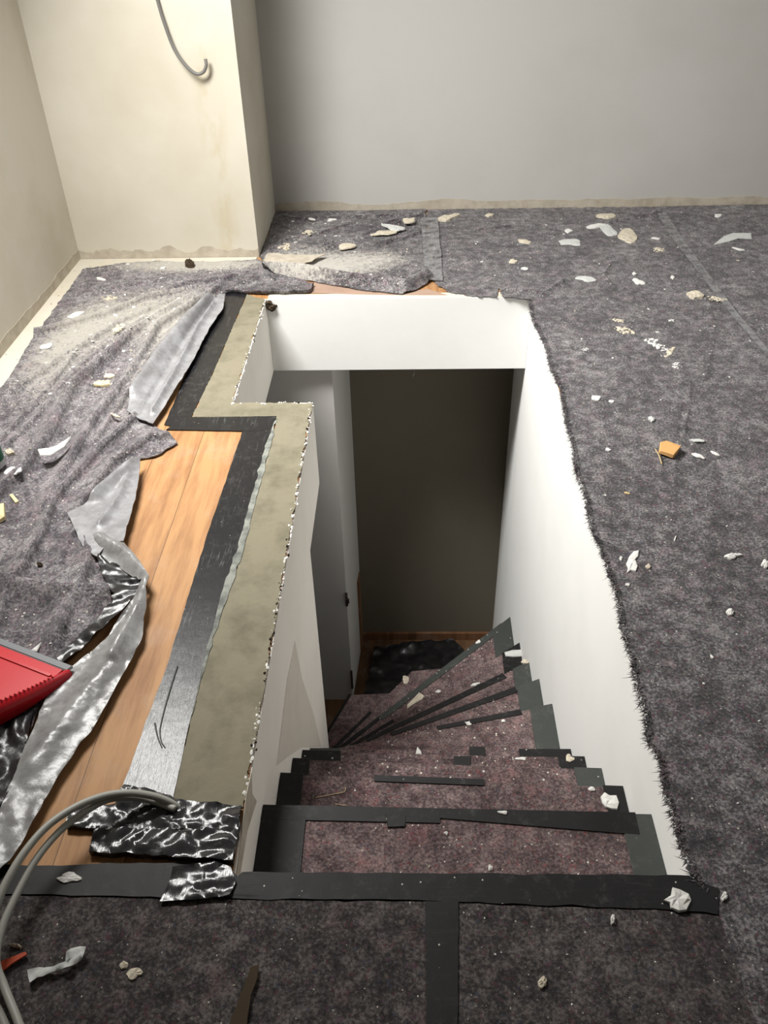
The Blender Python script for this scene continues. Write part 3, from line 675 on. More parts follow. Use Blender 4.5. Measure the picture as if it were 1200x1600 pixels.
px_patch(5, [(733, 1167), (757, 1167), (759, 1181), (734, 1181)], 'tape_x'); px_patch(4, [(709, 1182), (736, 1182), (735, 1197), (708, 1197)], 'tape_x'); px_patch(1, [(602, 1274), (635, 1276), (633, 1293), (606, 1294)], 'tape_x', .0042)

# lower hall: heap of black plastic
bp = [(-.26, 3.02), (-.285, 3.45), (-.22, 3.9), (.0, 3.93), (.12, 3.97), (.3, 3.96), (.42, 3.8), (.5, 3.5), (.45, 3.1), (.1, 3.05)]
tag(recentre(cloth('plastic_sheet', rough_edge(bp, .012, .03), lambda x, y: ZL+.03+.05*abs(noise.noise(Vector((x*5, y*6, 2))))+.03*abs(noise.noise(Vector((x*16, y*19, 5)))), 'film_dark', .02, bottom=ZL+.001)), 'crumpled black plastic sheet on the lower floor at the foot of the stairs', 'plastic sheet')

# ================================================================ DEBRIS
def chip_px(name, m, cx, cy, w, h, ang, label, cat, z=None, th=.003, seed=0, hf=None, pts=None, group=None, curl=.0):
    rnd = random.Random(int(cx*13+cy*7+seed))
    if pts is None:
        pts = []; n = 17; w *= 1.08; h *= 1.08
        rs_ = [rnd.uniform(.35, 1.3) for _ in range(n)]
        for i in range(n):
            a = 2*math.pi*i/n; r = (rs_[i-1]+2*rs_[i]+rs_[(i+1) % n])/4*rnd.uniform(.93, 1.07)
            x, y = math.cos(a)*w/2*r, math.sin(a)*h/2*r; c, s = math.cos(math.radians(ang)), math.sin(math.radians(ang))
            pts.append((cx+x*c-y*s, cy+x*s+y*c))
    if z is None: z = .008
    P = fl(pts, z)
    if hf:
        cxw = sum(p[0] for p in P)/len(P); cyw = sum(p[1] for p in P)/len(P); z = max([hf(cxw, cyw)]+[hf(*p) for p in P])-.0005; P = fl(pts, z)
    cen = Vector((sum(p[0] for p in P)/len(P), sum(p[1] for p in P)/len(P), 0))
    if 'crumbl' in label:
        # a loose little heap: many small bits lying together
        bm = bmesh.new(); ex = max(abs(p[0]-cen.x) for p in P); ey = max(abs(p[1]-cen.y) for p in P)
        for q in range(34):
            a = rnd.uniform(0, 6.28); rr = math.sqrt(rnd.random()); i = rnd.randrange(len(P)); k_ = rnd.random()**.6
            c = Vector((cen.x+(P[i][0]-cen.x)*k_, cen.y+(P[i][1]-cen.y)*k_, z+th*.25*rnd.random())); r = min(.012, max(ex, ey)*rnd.uniform(.07, .24))
            bmesh.ops.create_icosphere(bm, subdivisions=1, radius=1, matrix=Matrix.Translation(c) @ Matrix.Rotation(a, 4, 'Z') @ Matrix.Diagonal((r, r*rnd.uniform(.5, 1), r*.5, 1)))
        for v in bm.verts: v.co += Vector((rnd.uniform(-1, 1), rnd.uniform(-1, 1), rnd.uniform(-.5, .5)))*.0012
        return tag(recentre(link(name, bm, m)), label, cat, group)
    bm = bmesh.new(); n = len(P)
    lift = [rnd.uniform(0, curl) for _ in P]
    b = [bm.verts.new((x, y, z+lift[i])) for i, (x, y) in enumerate(P)]
    mid = [bm.verts.new((cen.x+(x-cen.x)*.96, cen.y+(y-cen.y)*.96, z+th*rnd.uniform(.7, 1.1)+lift[i])) for i, (x, y) in enumerate(P)]
    inn = [bm.verts.new((cen.x+(x-cen.x)*rnd.uniform(.4, .65), cen.y+(y-cen.y)*rnd.uniform(.4, .65), z+th*rnd.uniform(.9, 1.5))) for x, y in P]
    c = bm.verts.new((cen.x, cen.y, z+th*rnd.uniform(.9, 1.5))); cb = bm.verts.new((cen.x, cen.y, z))
    for i in range(n):
        j = (i+1) % n
        bm.faces.new((b[i], b[j], mid[j], mid[i])); bm.faces.new((mid[i], mid[j], inn[j], inn[i])); bm.faces.new((inn[i], inn[j], c)); bm.faces.new((b[j], b[i], cb))
    return tag(recentre(link(name, bm, m)), label, cat, group)
Z = zt
big = [
 ('paint_flake', 'flake_grey', 1145, 373, 0, 0, 0, 'large pale grey pointed paint flake at the upper right near the back wall', h_fr, [(1113, 384), (1130, 370), (1145, 365), (1174, 365), (1175, 374), (1155, 373), (1140, 378)], .004, None),
 ('paint_flake', 'flake', 1155, 390, 24, 3, 14, 'thin white sliver just below the large pointed flake at the upper right', h_fr, None, .003, None),
 ('paint_flake', 'flake_grey', 890, 379, 40, 11, 3, 'oval grey-white paint flake behind the right end of the beam', h_right, None, .004, None),
 ('paint_flake', 'flake', 887, 361, 15, 7, 0, 'small white flake just beyond the oval grey flake', h_right, None, .003, None),
 ('plaster_chip', 'chip', 949, 338, 36, 8, -3, 'cream plaster chip against the back wall, right of centre', h_right, None, .006, None),
 ('plaster_chip', 'flake', 928, 354, 32, 6, -10, 'curved white plaster strip near the back wall, left of the beige chip cluster', h_right, None, .004, None),
 ('plaster_chip', 'flake_grey', 951, 360, 32, 14, 20, 'broad grey plaster chip in the cluster near the back wall', h_right, None, .004, None),
 ('plaster_chip', 'chip', 983, 369, 32, 20, -5, 'rough beige plaster chip at the right end of the cluster near the back wall', h_right, None, .006, None),
 ('paint_flake', 'flake_grey', 918, 436, 38, 10, 2, 'grey-white rectangular flake beyond the right corner of the opening', h_right, None, .003, None),
 ('paint_flake', 'flake', 997, 440, 20, 8, 15, 'white flake with a pointed end right of the grey rectangular flake', h_right, None, .004, None),
 ('paint_flake', 'flake', 991, 428, 7, 5, 0, 'white crumb just beyond the pointed white flake', h_right, None, .004, None),
 ('paint_flake', 'flake', 1051, 434, 8, 6, 0, 'round white crumb left of the diagonal seam tape', h_right, None, .004, None),
 ('wood_chip', 'chip', 1089, 463, 30, 11, 6, 'curled tan wood chip beside the diagonal seam tape', h_right, None, .010, None),
 ('plaster_chip', 'chip', 1122, 468, 34, 8, 8, 'crumbly beige plaster smear touching the diagonal seam tape beside the tan chip', h_right, None, .004, None),
 ('plaster_chip', 'chip', 974, 516, 44, 13, 12, 'crumbly beige plaster lump right of the far right corner of the opening', h_right, None, .009, None),
 ('plaster_chip', 'chip', 966, 501, 20, 5, 5, 'thin beige plaster chip just beyond the crumbly beige lump', h_right, None, .004, None),
 ('plaster_chip', 'flake', 1029, 540, 44, 9, 28, 'long crumbly off-white plaster strip pointing at the dark crease', h_right, None, .006, None),
 ('plaster_chip', 'chip', 1046, 552, 18, 7, -40, 'short beige plaster chip at the end of the long crumbly strip', h_right, None, .006, None),
 ('plaster_chip', 'flake', 1056, 571, 14, 12, 20, 'crumbled white plaster bit at the top of the dark crease', h_right, None, .006, None),
 ('paint_flake', 'flake_grey', 1027, 519, 11, 3, 5, 'tiny thin white flake above the long crumbly strip', h_right, None, .003, None),
 ('paint_flake', 'flake', 1047, 501, 13, 4, 0, 'small thin flake above the long crumbly strip and right of the crumbly lump', h_right, None, .003, None),
 ('paint_flake', 'flake', 914, 546, 9, 5, 0, 'small white flake left below the crumbly beige lump', h_right, None, .003, None),
 ('plaster_chip', 'flake', 931, 623, 15, 7, 5, 'small cream chip on the right sheet near the frayed edge, left of the dark crease', h_right, None, .005, None),
 ('plaster_chip', 'flake', 956, 628, 9, 4, 10, 'tiny cream chip right beside the small cream chip near the frayed edge', h_right, None, .004, None),
 ('paint_flake', 'flake_grey', 1089, 689, 27, 5, 5, 'slim grey-white flake right of the orange wood chunk', h_right, None, .003, None),
 ('paint_flake', 'flake', 1090, 712, 22, 6, 25, 'white flake below the slim grey-white one, right of the orange wood chunk', h_right, None, .003, None),
 ('paint_flake', 'flake', 1117, 709, 14, 4, 25, 'small white flake farther right of the orange wood chunk', h_right, None, .003, None),
 ('paint_flake', 'flake', 950, 703, 10, 5, 0, 'small white flake left of the orange wood chunk', h_right, None, .003, None),
 ('paint_flake', 'flake', 987, 880, 0, 0, 0, 'bright white dog-shaped paint flake beside the frayed edge', h_right, [(978, 882), (983, 870), (990, 862), (998, 861), (997, 870), (992, 874), (996, 886), (993, 894), (985, 892), (979, 897), (981, 888)], .004, None),
 ('paint_flake', 'flake', 970, 873, 6, 7, 0, 'tiny white crumb left of the dog-shaped white flake', h_right, None, .003, None),
 ('plaster_chip', 'chip', 1013, 886, 10, 8, 0, 'small greenish-beige chip right of the dog-shaped white flake', h_right, None, .004, None),
 ('plaster_chip', 'flake', 1145, 870, 27, 11, -3, 'knobbly off-white plaster chip at right, level with the dog-shaped flake', h_right, None, .006, None),
 ('plaster_chip', 'flake', 1196, 882, 14, 13, 20, 'white plaster chip at the right edge, right of the knobbly chip', h_fr, None, .006, None),
 ('plaster_chip', 'flake', 1142, 958, 12, 9, 0, 'round white chip below the knobbly off-white chip', h_right, None, .006, None),
 ('plaster_chip', 'flake', 981, 914, 8, 5, 0, 'grey-white crumb below the dog-shaped flake', h_right, None, .004, None),
 ('paint_flake', 'flake', 1113, 1027, 9, 4, 50, 'small white sliver in the middle of the right sheet below the round white chip', h_right, None, .003, None),
 ('paint_flake', 'straw', 979, 771, 13, 3, 14, 'tan sliver near the frayed edge above the dog-shaped flake', h_right, None, .003, None),
 ('paint_flake', 'flake', 1055, 842, 3, 9, 20, 'thin cream sliver right of the tan sliver', h_right, None, .003, None),
 ('plaster_chip', 'flake_grey', 1017, 656, 11, 8, 20, 'grey plaster pebble above the orange wood chunk', h_right, None, .007, None),
 ('plaster_chip', 'chip', 802, 409, 15, 7, 0, 'small beige chip behind the right half of the beam', h_right, None, .005, None),
 ('paint_flake', 'flake', 820, 420, 12, 5, 0, 'small white flake right below the beige chip behind the beam', h_right, None, .004, None),
 ('plaster_chip', 'chip', 818, 378, 24, 8, 8, 'speckled beige plaster chip behind the right half of the beam', h_right, None, .004, None),
 ('plaster_chip', 'chip', 700, 341, 34, 9, -18, 'pale tilted plaster slab by the back wall just right of the middle seam', h_right, None, .010, None),
 ('plaster_chip', 'chip', 640, 346, 26, 8, -8, 'beige plaster slab by the back wall just left of the middle seam', h_back, None, .008, None),
 ('plaster_chip', 'flake_grey', 615, 356, 34, 8, 8, 'flat grey-white plaster piece left of the middle seam', h_back, None, .006, None),
 ('plaster_chip', 'chip', 598, 365, 38, 7, -5, 'long flat beige plaster piece below the flat grey-white one left of the seam', h_back, None, .005, None),
 ('plaster_chip', 'chip', 542, 385, 34, 9, -6, 'broad dusty plaster piece in the middle of the back-left sheet', h_back, None, .006, None),
 ('plaster_chip', 'chip', 482, 363, 22, 9, -10, 'crumbly beige plaster heap near the pillar on the back-left sheet', h_back, None, .010, None),
 ('plaster_chip', 'chip', 447, 387, 18, 12, 0, 'tan crumbly plaster lump by the corner of the pillar', h_back, None, .014, None),
 ('plaster_chip', 'flake', 487, 343, 12, 4, 10, 'small white chip near the back wall behind the pillar corner', h_back, None, .004, None),
 ('plaster_chip', 'flake', 519, 344, 18, 4, -5, 'thin white chip near the back wall, left part of the back-left sheet', h_back, None, .004, None),
 ('plaster_chip', 'chip', 765, 337, 16, 6, 0, 'small cream slab against the back wall above the right half of the beam', h_right, None, .006, None),
 ('plaster_chip', 'flake', 1024, 373, 18, 4, 5, 'thin white flake left of the diagonal seam near the back wall', h_right, None, .003, None),
 ('plaster_chip', 'chip', 1030, 391, 24, 8, 15, 'crumbly white chip left of the diagonal seam, below the thin white flake', h_right, None, .004, None),
 ('plaster_chip', 'flake', 1122, 337, 16, 5, 0, 'small white chip near the back wall, right of the diagonal seam', h_fr, None, .005, None),
 # left sheet
 ('plaster_chip', 'foam', 162, 600, 28, 12, -5, 'cluster-topping pale yellow plaster chip in the middle of the left sheet', h_left, None, .008, None),
 ('plaster_chip', 'chip', 170, 588, 20, 8, 0, 'pale chip just beyond the pale yellow chip on the left sheet', h_left, None, .006, None),
 ('paint_flake', 'flake', 76, 706, 32, 9, -22, 'white folded paper-like flake in the crease of the left sheet', h_left, [(59, 703), (70, 704), (98, 694), (112, 683), (100, 699), (80, 712), (63, 713)], .004, None),
 ('paint_flake', 'flake', 17, 737, 28, 14, -10, 'white plaster splotch near the left edge of the photo', h_left, None, .004, None),
 ('foam_scrap', 'foam', 23, 781, 0, 0, 0, 'small pale yellow foam sliver near the left edge', h_left, [(15, 775), (20, 773), (30, 785), (25, 788)], .006, None),
 ('foam_scrap', 'foam', 3, 805, 0, 0, 0, 'pale yellow foam block piece cut by the left edge of the photo', h_left, [(-8, 793), (8, 791), (9, 812), (1, 817), (-8, 815)], .014, None),
 ('plaster_chip', 'chip', 16, 709, 14, 9, 0, 'tan plaster crumb beside the white bottle', h_left, None, .010, None),
 ('paint_flake', 'flake', 57, 1013, 0, 0, 0, 'white triangular flake just beyond the dustpan', h_left, [(48, 1018), (66, 1004), (58, 1020)], .004, None),
 ('wood_chip', 'chip', 180, 650, 16, 4, 25, 'small pale splinter on the left sheet by the tongue of fleece', h_left, None, .004, None),
 ('plaster_chip', 'cardboard', 63, 884, 9, 7, 0, 'brown crumb in the middle of the left sheet above the dark crease', h_left, None, .008, None),
 ('paint_flake', 'flake', 118, 492, 28, 8, -18, 'white smeared flake near the top of the left sheet', h_left, None, .003, None),
 ('paint_flake', 'flake', 72, 541, 26, 8, -15, 'white smeared flake near the left border of the left sheet', h_left, None, .003, None),
 ('plaster_chip', 'chip', 172, 466, 26, 9, -5, 'pale plaster crumble on the upper part of the left sheet', h_left, None, .004, None),
 ('plaster_chip', 'chip', 185, 512, 22, 10, -40, 'pale plaster crumble below the upper one on the left sheet', h_left, None, .004, None),
 ('paint_flake', 'flake', 158, 437, 14, 4, 10, 'little white flake at the top of the left sheet near the wall corner', h_left, None, .004, None),
 ('plaster_chip', 'cardboard', 298, 416, 16, 8, 0, 'dark grey lump at the foot of the pillar', h_left, None, .022, None),
 # front
 ('plaster_blob', 'flake', 1060, 1406, 0, 0, 0, 'off-white plaster blob on the right end of the long front tape', None, [(1036, 1408), (1048, 1400), (1050, 1388), (1062, 1391), (1076, 1398), (1080, 1408), (1072, 1424), (1060, 1426), (1048, 1420), (1046, 1412)], .006, .0080),
 ('plaster_chip', 'flake', 1130, 1403, 11, 17, 20, 'cream chip right of the plaster blob on the front tape', h_right, None, .005, None),
 ('plaster_chip', 'flake', 957, 1437, 8, 14, 15, 'small oval white chip below the long front tape', h_f2, None, .006, None),
 ('plaster_chip', 'chip', 849, 1537, 15, 19, 0, 'beige plaster crumb in the foreground right of the cross tape', h_f2, None, .006, None),
 ('paint_flake', 'chip', 212, 1523, 26, 15, -20, 'greyish-beige crumb patch in the foreground near the crumpled paper', h_f1, None, .004, None),
 ('plaster_chip', 'chip', 195, 1508, 12, 14, 20, 'small beige crumb just above the greyish-beige crumb patch', h_f1, None, .004, None),
 ('plaster_chip', 'chip', 25, 1479, 20, 7, 5, 'small pale chip above the orange-red strip at the left edge', h_f1, None, .006, None),
 ('plaster_chip', 'flake', 106, 1372, 40, 16, 0, 'white dusty plaster splotch on the left part of the front tape', None, None, .003, .0082),
 ('plaster_chip', 'flake', 37, 1381, 8, 7, 0, 'white crumb on the front tape near the left edge', None, None, .003, .0082),
 # on the stairs
 ('plaster_blob', 'flake', 953, 1251, 0, 0, 0, 'off-white plaster blob at the right end of the second step', None, [(938, 1246), (944, 1239), (952, 1244), (963, 1244), (967, 1255), (964, 1266), (956, 1265), (946, 1262), (941, 1256)], .006, Z(2)+.003),
 ('plaster_chip', 'flake', 924, 1234, 11, 7, 30, 'small white chip left of the plaster blob on the second step', None, None, .004, Z(2)),
 ('plaster_chip', 'flake', 786, 1270, 16, 6, 5, 'small white chip on the nosing tape of the first step', None, None, .003, Z(1)+.0035),
 ('plaster_chip', 'flake', 766, 1357, 8, 9, 0, 'cream chip in the middle of the first step', None, None, .005, Z(1)),
 ('plaster_chip', 'flake', 697, 1303, 7, 5, 0, 'tiny cream chip at the middle top of the first step', None, None, .004, Z(1)),
 ('plaster_chip', 'flake', 1021, 1375, 7, 6, 0, 'white crumb on the right end tape of the first step', None, None, .004, Z(1)+.004),
 ('paint_flake', 'flake', 654, 1175, 0, 0, 0, 'white arrow-shaped flake on the fifth step', None, [(649, 1180), (652, 1167), (658, 1175), (659, 1180)], .004, Z(5)),
 ('paint_flake', 'flake', 815, 1186, 17, 5, 2, 'slim white flake on the fourth step', None, None, .003, Z(4)),
 ('plaster_chip', 'chip', 889, 1186, 15, 14, 10, 'beige square plaster chip at the right end of the fourth step', None, None, .003, Z(4)+.003),
 ('plaster_chip', 'flake', 787, 1127, 7, 5, 0, 'small white chip on the sixth step', None, None, .004, Z(6)),
 ('plaster_chip', 'flake', 731, 1130, 12, 7, 0, 'pale dusty chip in the middle of the sixth step', None, None, .003, Z(6)),
 ('paint_flake', 'flake', 742, 1070, 15, 5, -15, 'white elongated flake on the eighth step', None, None, .004, Z(8)),
 ('paint_flake', 'chip', 650, 1092, 0, 0, 0, 'large beige plaster scrap on the tenth step', None, [(636, 1102), (644, 1094), (655, 1082), (663, 1087), (660, 1093), (646, 1101), (636, 1108)], .004, Z(10)),
 ('paint_flake', 'flake', 685, 1081, 10, 5, 5, 'white chip right of the large beige scrap on the winding steps', None, None, .004, Z(10)),
 ('paint_flake', 'flake_grey', 802, 1022, 0, 0, 0, 'pale grey-white slab at the right end of the ninth step', None, [(788, 1020), (800, 1017), (816, 1016), (817, 1026), (803, 1027), (790, 1026)], .006, Z(9)+.004),
 ('plaster_chip', 'chip', 821, 1034, 16, 7, 10, 'pale orange-beige chip against the white wall on the eighth step', None, None, .005, Z(8)+.003),
 ('paint_flake', 'flake', 747, 1003, 10, 6, -35, 'white chip on the nosing of the tenth step', None, None, .004, Z(10)+.004),
 ('plaster_chip', 'chip', 634, 1062, 14, 12, 30, 'whitish plaster smear on the eleventh step', None, None, .003, Z(11)),
]
for nm, m, cx, cy, w, h, a, lab, hf, pts, th, z in big:
    chip_px(nm, m, cx, cy, w, h, a, lab, nm.replace('_', ' '), z=z, th=th, hf=hf, pts=pts)

# small repeated flakes: a few prototypes copied in loops
def proto(m, seed, n=9, name='paint_flake'):
    rnd = random.Random(seed); bm = bmesh.new(); P = []
    for i in range(n):
        a = 2*math.pi*i/n; r = rnd.uniform(.55, 1.2); P.append((math.cos(a)*r, math.sin(a)*r*rnd.uniform(.35, .8)))
    b = [bm.verts.new((x, y, rnd.uniform(-.05, .1))) for x, y in P]; t = [bm.verts.new((x*.9, y*.9, rnd.uniform(.25, .5))) for x, y in P]
    c = bm.verts.new((0, 0, .55)); cb = bm.verts.new((0, 0, -.03))
    for i in range(n):
        j = (i+1) % n; bm.faces.new((b[i], b[j], t[j], t[i])); bm.faces.new((t[i], t[j], c)); bm.faces.new((b[j], b[i], cb))
    me = bpy.data.meshes.new(name); bmesh.ops.recalc_face_normals(bm, faces=bm.faces); bm.to_mesh(me); bm.free(); me.materials.append(M[m]); return me
PRO = [('flake', 1, 9, 'white'), ('flake', 2, 7, 'white'), ('chip', 3, 9, 'beige'), ('flake_grey', 4, 9, 'grey-white'), ('flake', 5, 6, 'white'), ('chip', 6, 8, 'beige')]
PRO = [(bpy.data.objects.new('paint_flake' if c != 'beige' else 'plaster_chip', proto(m, sd, n)), c) for m, sd, n, c in PRO]
LM = [(1145, 373, 'the large pointed flake'), (890, 379, 'the oval grey flake'), (983, 369, 'the beige chip cluster'), (918, 436, 'the grey rectangular flake'), (997, 440, 'the pointed white flake'),
      (1089, 463, 'the curled tan wood chip'), (974, 516, 'the crumbly beige lump'), (1029, 540, 'the long crumbly strip'), (931, 623, 'the small cream chip by the frayed edge'), (1044, 704, 'the orange wood chunk'),
      (987, 880, 'the dog-shaped white flake'), (1145, 870, 'the knobbly off-white chip'), (1142, 958, 'the round white chip'), (1113, 1027, 'the small white sliver'), (1130, 1403, 'the right end of the front tape'),
      (802, 409, 'the beige chip behind the beam'), (700, 341, 'the pale tilted plaster slab'), (949, 338, 'the cream chip at the back wall'), (1055, 842, 'the thin cream sliver'), (1050, 1180, 'the lower frayed edge'), (740, 440, 'the torn fleece edge'),
      (598, 365, 'the long flat plaster piece'), (542, 385, 'the broad dusty plaster piece'), (482, 363, 'the crumbly plaster heap'), (447, 387, 'the pillar corner lump'), (519, 344, 'the thin white chip'), (600, 440, 'the rolled fleece fold'),
      (162, 600, 'the pale yellow plaster chip'), (76, 706, 'the white folded flake'), (17, 737, 'the white bottle'), (118, 492, 'the white smear'), (72, 541, 'the smear by the wall strip'), (172, 466, 'the upper plaster crumble'),
      (185, 512, 'the lower plaster crumble'), (158, 437, 'the wall corner'), (260, 470, 'the folded grey film'), (63, 884, 'the brown crumb'), (57, 1013, 'the dustpan'), (255, 690, 'the fleece tongue'), (240, 412, 'the middle of the pillar foot'), (380, 408, 'the pillar corner'),
      (90, 1508, 'the crumpled paper strip'), (212, 1523, 'the beige crumb patch'), (390, 1560, 'the cardboard strip'), (600, 1480, 'the cross tape, left of it'), (849, 1537, 'the foreground beige crumb'), (957, 1437, 'the oval white chip'), (760, 1480, 'the cross tape, right of it'), (1080, 1500, 'the sheet corner'), (240, 1450, 'the crinkled tape patch'),
      (953, 1251, 'the stair plaster blob'), (766, 1357, 'the cream chip on the first step'), (480, 1330, 'the left tape of the first step'), (515, 1240, 'the straw splinter'), (654, 1175, 'the arrow-shaped flake'), (815, 1186, 'the slim flake'), (745, 1174, 'the black tape squares'), (650, 1092, 'the large beige stair scrap'), (742, 1070, 'the elongated white flake'), (787, 1127, 'the chip on the sixth step'), (802, 1022, 'the grey-white slab')]
def to_px(p):
    d = p-CAMPOS; z = d.dot(_f); return 600+FPX*d.dot(_r)/z, 800-FPX*d.dot(_u)/z
STUFF = {}
USED = set()
def scatter(n, region, poly, hf, smin, smax, group, where, wts=(5, 4, 2, 2, 4, 2), fine=0):
    """n countable flakes as things of their own, 'fine' more as one object nobody could count"""
    k = 0; tries = 0; fb = bmesh.new(); nf = 0
    while (k < n or nf < fine) and tries < (n+fine)*60:
        tries += 1
        x, y = region()
        if poly and not inside(x, y, poly): continue
        if k >= n:
            s = smin*random.uniform(.35, .8); z = hf(x, y)
            q = [fb.verts.new((x+s*math.cos(a)*random.uniform(.5, 1.2), y+s*math.sin(a)*random.uniform(.5, 1.2), z+.0003)) for a in (0, 1.5, 3, 4.6)]; t = fb.verts.new((x, y, z+s*.7))
            fb.faces.new(q[::-1]); [fb.faces.new((q[i], q[(i+1) % 4], t)) for i in range(4)]; nf += 1; continue
        src, colr = random.choices(PRO, wts)[0]
        p = Vector((x, y, hf(x, y)+.0004)); u, v = to_px(p)
        s = random.uniform(smin, smax)*(1.7 if random.random() < .08 else 1)
        lx, ly, ln = min(LM, key=lambda l: (l[0]-u)**2+(l[1]-v)**2); dx, dy = u-lx, v-ly; dist = math.hypot(dx, dy)
        dr = ('right of' if dx > 0 else 'left of') if abs(dx) > abs(dy)*1.6 else (('below' if dy > 0 else 'above') if abs(dy) > abs(dx)*1.6 else ('below right of' if dx > 0 and dy > 0 else 'below left of' if dy > 0 else 'above right of' if dx > 0 else 'above left of'))
        size = 'larger' if s > smax else 'small' if s > (smin+smax)/2 else 'tiny'
        lab = '%s %s %s %s%s %s%s' % (size, colr, 'chip' if colr == 'beige' else 'flake', '' if dist > 45 else 'just ', dr, ln, ', '+where if len(ln.split()) < 5 else '')
        if len(lab.split()) > 16: lab = lab.split(', ')[0]
        if lab in USED: continue
        USED.add(lab)
        o = src.copy()
        o.scale = (s, s*random.uniform(.6, 1.3), s*.7); o.rotation_euler = (random.uniform(-.15, .15), random.uniform(-.15, .15), random.uniform(0, 6.28))
        o.location = p; COL.objects.link(o)
        tag(o, lab, 'plaster chip' if colr == 'beige' else 'paint flake', group); k += 1
    if fine:
        tag(link('fine_plaster_crumbs', fb, 'flake'), 'countless fine pale plaster crumbs strewn '+where, 'crumbs', kind='stuff')
    else: fb.free()
U = random.uniform
scatter(62, lambda: (random.gauss(-1.1, .2), random.gauss(3.2, .38)), left_poly, h_left, .0035, .011, 'small flakes on the left sheet', 'on the rumpled left fleece', fine=1000)
scatter(14, lambda: (U(-1.5, -.7), U(1.2, 2.8)), left_poly, h_left, .0025, .006, 'small flakes on the left sheet', 'on the rumpled left fleece')
bpoly = fl([(440, 336), (660, 336), (664, 440), (628, 455), (550, 445), (440, 424), (418, 404)])
scatter(42, lambda: (U(-.75, .1), U(3.5, 4.55)), bpoly, h_back, .0035, .011, 'small flakes behind the opening', 'on the fleece beside the pillar', fine=220)
rin = fl([(690, 340), (1030, 336), (1060, 372), (1200, 575), (1250, 900), (1260, 1300), (1115, 1370), (1060, 1230), (1010, 1020), (945, 800), (900, 600), (850, 475), (700, 448)])
scatter(60, lambda: (U(.0, 1.35), U(3.0, 4.55)), rin, h_right, .0030, .0075, 'small flakes on the right sheet', 'on the big right fleece', fine=330)
scatter(34, lambda: (U(.4, 1.35), U(.9, 3.0)), rin, h_right, .0022, .0045, 'small flakes on the right sheet', 'on the big right fleece', fine=240)
scatter(16, lambda: (U(1.37, 2.0), U(2.8, 4.5)), None, h_fr, .003, .007, 'small flakes on the far right sheet', 'beyond the seam tape', fine=60)
scatter(14, lambda: (U(-.7, -.06), U(.3, .78)), None, h_f1, .0018, .003, 'small flakes on the front sheets', 'on the foreground fleece', fine=120)
scatter(14, lambda: (U(.07, .55), U(.3, .78)), None, h_f2, .0018, .003, 'small flakes on the front sheets', 'on the foreground fleece', fine=120)
scatter(20, lambda: (U(XW+.02, XP), U(3.74, 3.93)), None, lambda x, y: max(.0045, h_left(x, y) if inside(x, y, left_poly) else 0), .004, .012, 'plaster chips at the foot of the pillar', 'along the pillar foot', wts=(2, 1, 6, 1, 1, 6), fine=500)
scatter(10, lambda: (U(XW+.01, -1.42), U(2.5, 3.7)), None, lambda x, y: .0045, .003, .007, 'chips along the left wall', 'on the bare wall strip', fine=40)
for k in range(1, 11):
    L, R = NOSE[k]; L0, R0 = NOSE[k-1]
    def reg():
        u = U(.12, .88); v = U(.1, .9); a = lerp2(L, R, u); b = lerp2(L0, R0, u); return lerp2(a, b, v)
    scatter(7 if k == 1 else 3, reg, None, lambda x, y, z=zt(k): z+.0003, .0020, .0042, 'crumbs on the stairs', 'on the %s step' % ['', 'first', 'second', 'third', 'fourth', 'fifth', 'sixth', 'seventh', 'eighth', 'ninth', 'tenth'][k], fine=30)

# orange wood chunk
wc = empty('wood_chunk', onz(1044, 704, .014))
bm = bmesh.new(); P = fl([(1032, 694), (1042, 692), (1063, 700), (1060, 706), (1052, 714), (1030, 706)], .02); prism(bm, P, .014, .030)
for v in bm.verts: v.co += Vector((noise.noise(v.co*90), noise.noise(v.co*80), noise.noise(v.co*70)))*.006
bmesh.ops.bevel(bm, geom=bm.edges[:], offset=.002, segments=1, affect='EDGES')
part('chunk', bm, 'chipwood', wc)
bm = bmesh.new(); tube(bm, [onz(1024, 702, .02), onz(1030, 712, .016), onz(1034, 725, .013)], .0018, 5); part('splinter', bm, 'straw', wc)
tag(wc, 'orange broken wood chunk with a splinter lying on the right fleece sheet', 'wood chunk')
# crumpled paper strip in the foreground
pp = fl([(44, 1518), (62, 1512), (84, 1512), (104, 1505), (112, 1484), (126, 1480), (137, 1484), (130, 1500), (112, 1514), (94, 1516), (76, 1524), (60, 1530), (48, 1538)], .012)
tag(recentre(cloth('crumpled_paper', rough_edge(pp, .002, .008), crinkle(.014, .012, 60, 4), 'flake_grey', .006, .002)), 'crumpled strip of whitish paper on the dark foreground fleece', 'paper')
P = fl([(-20, 1512), (10, 1500), (40, 1488), (43, 1492), (20, 1506), (0, 1522), (-20, 1530)], .012); bm = bmesh.new(); prism(bm, P, .011, .015)
tag(recentre(link('plastic_strip', bm, 'orange')), 'orange-red plastic strip at the lower left edge of the photo', 'strip')
P = rough_edge(fl([(392, 1512), (404, 1508), (402, 1528), (392, 1556), (386, 1602), (382, 1640), (350, 1640), (362, 1590), (380, 1545)], .012), .002, .012); bm = bmesh.new(); prism(bm, P, .0112, .0145)
tag(recentre(link('cardboard_strip', bm, 'cardboard')), 'dark brown cardboard strip at the bottom edge of the foreground', 'cardboard')
for pts, k, lab in (([(493, 1246), (510, 1243), (525, 1240), (538, 1237), (540, 1230)], 2, 'thin straw-coloured splinter bent at one end on the second step'), ([(524, 1256), (536, 1258), (542, 1258)], 2, 'short thin splinter below the bent one on the second step')):
    bm = bmesh.new(); tube(bm, smoothline([onz(x, y, zt(k)+.003) for x, y in pts], 3), .0009, 5); tag(recentre(link('splinter', bm, 'straw')), lab, 'splinter')

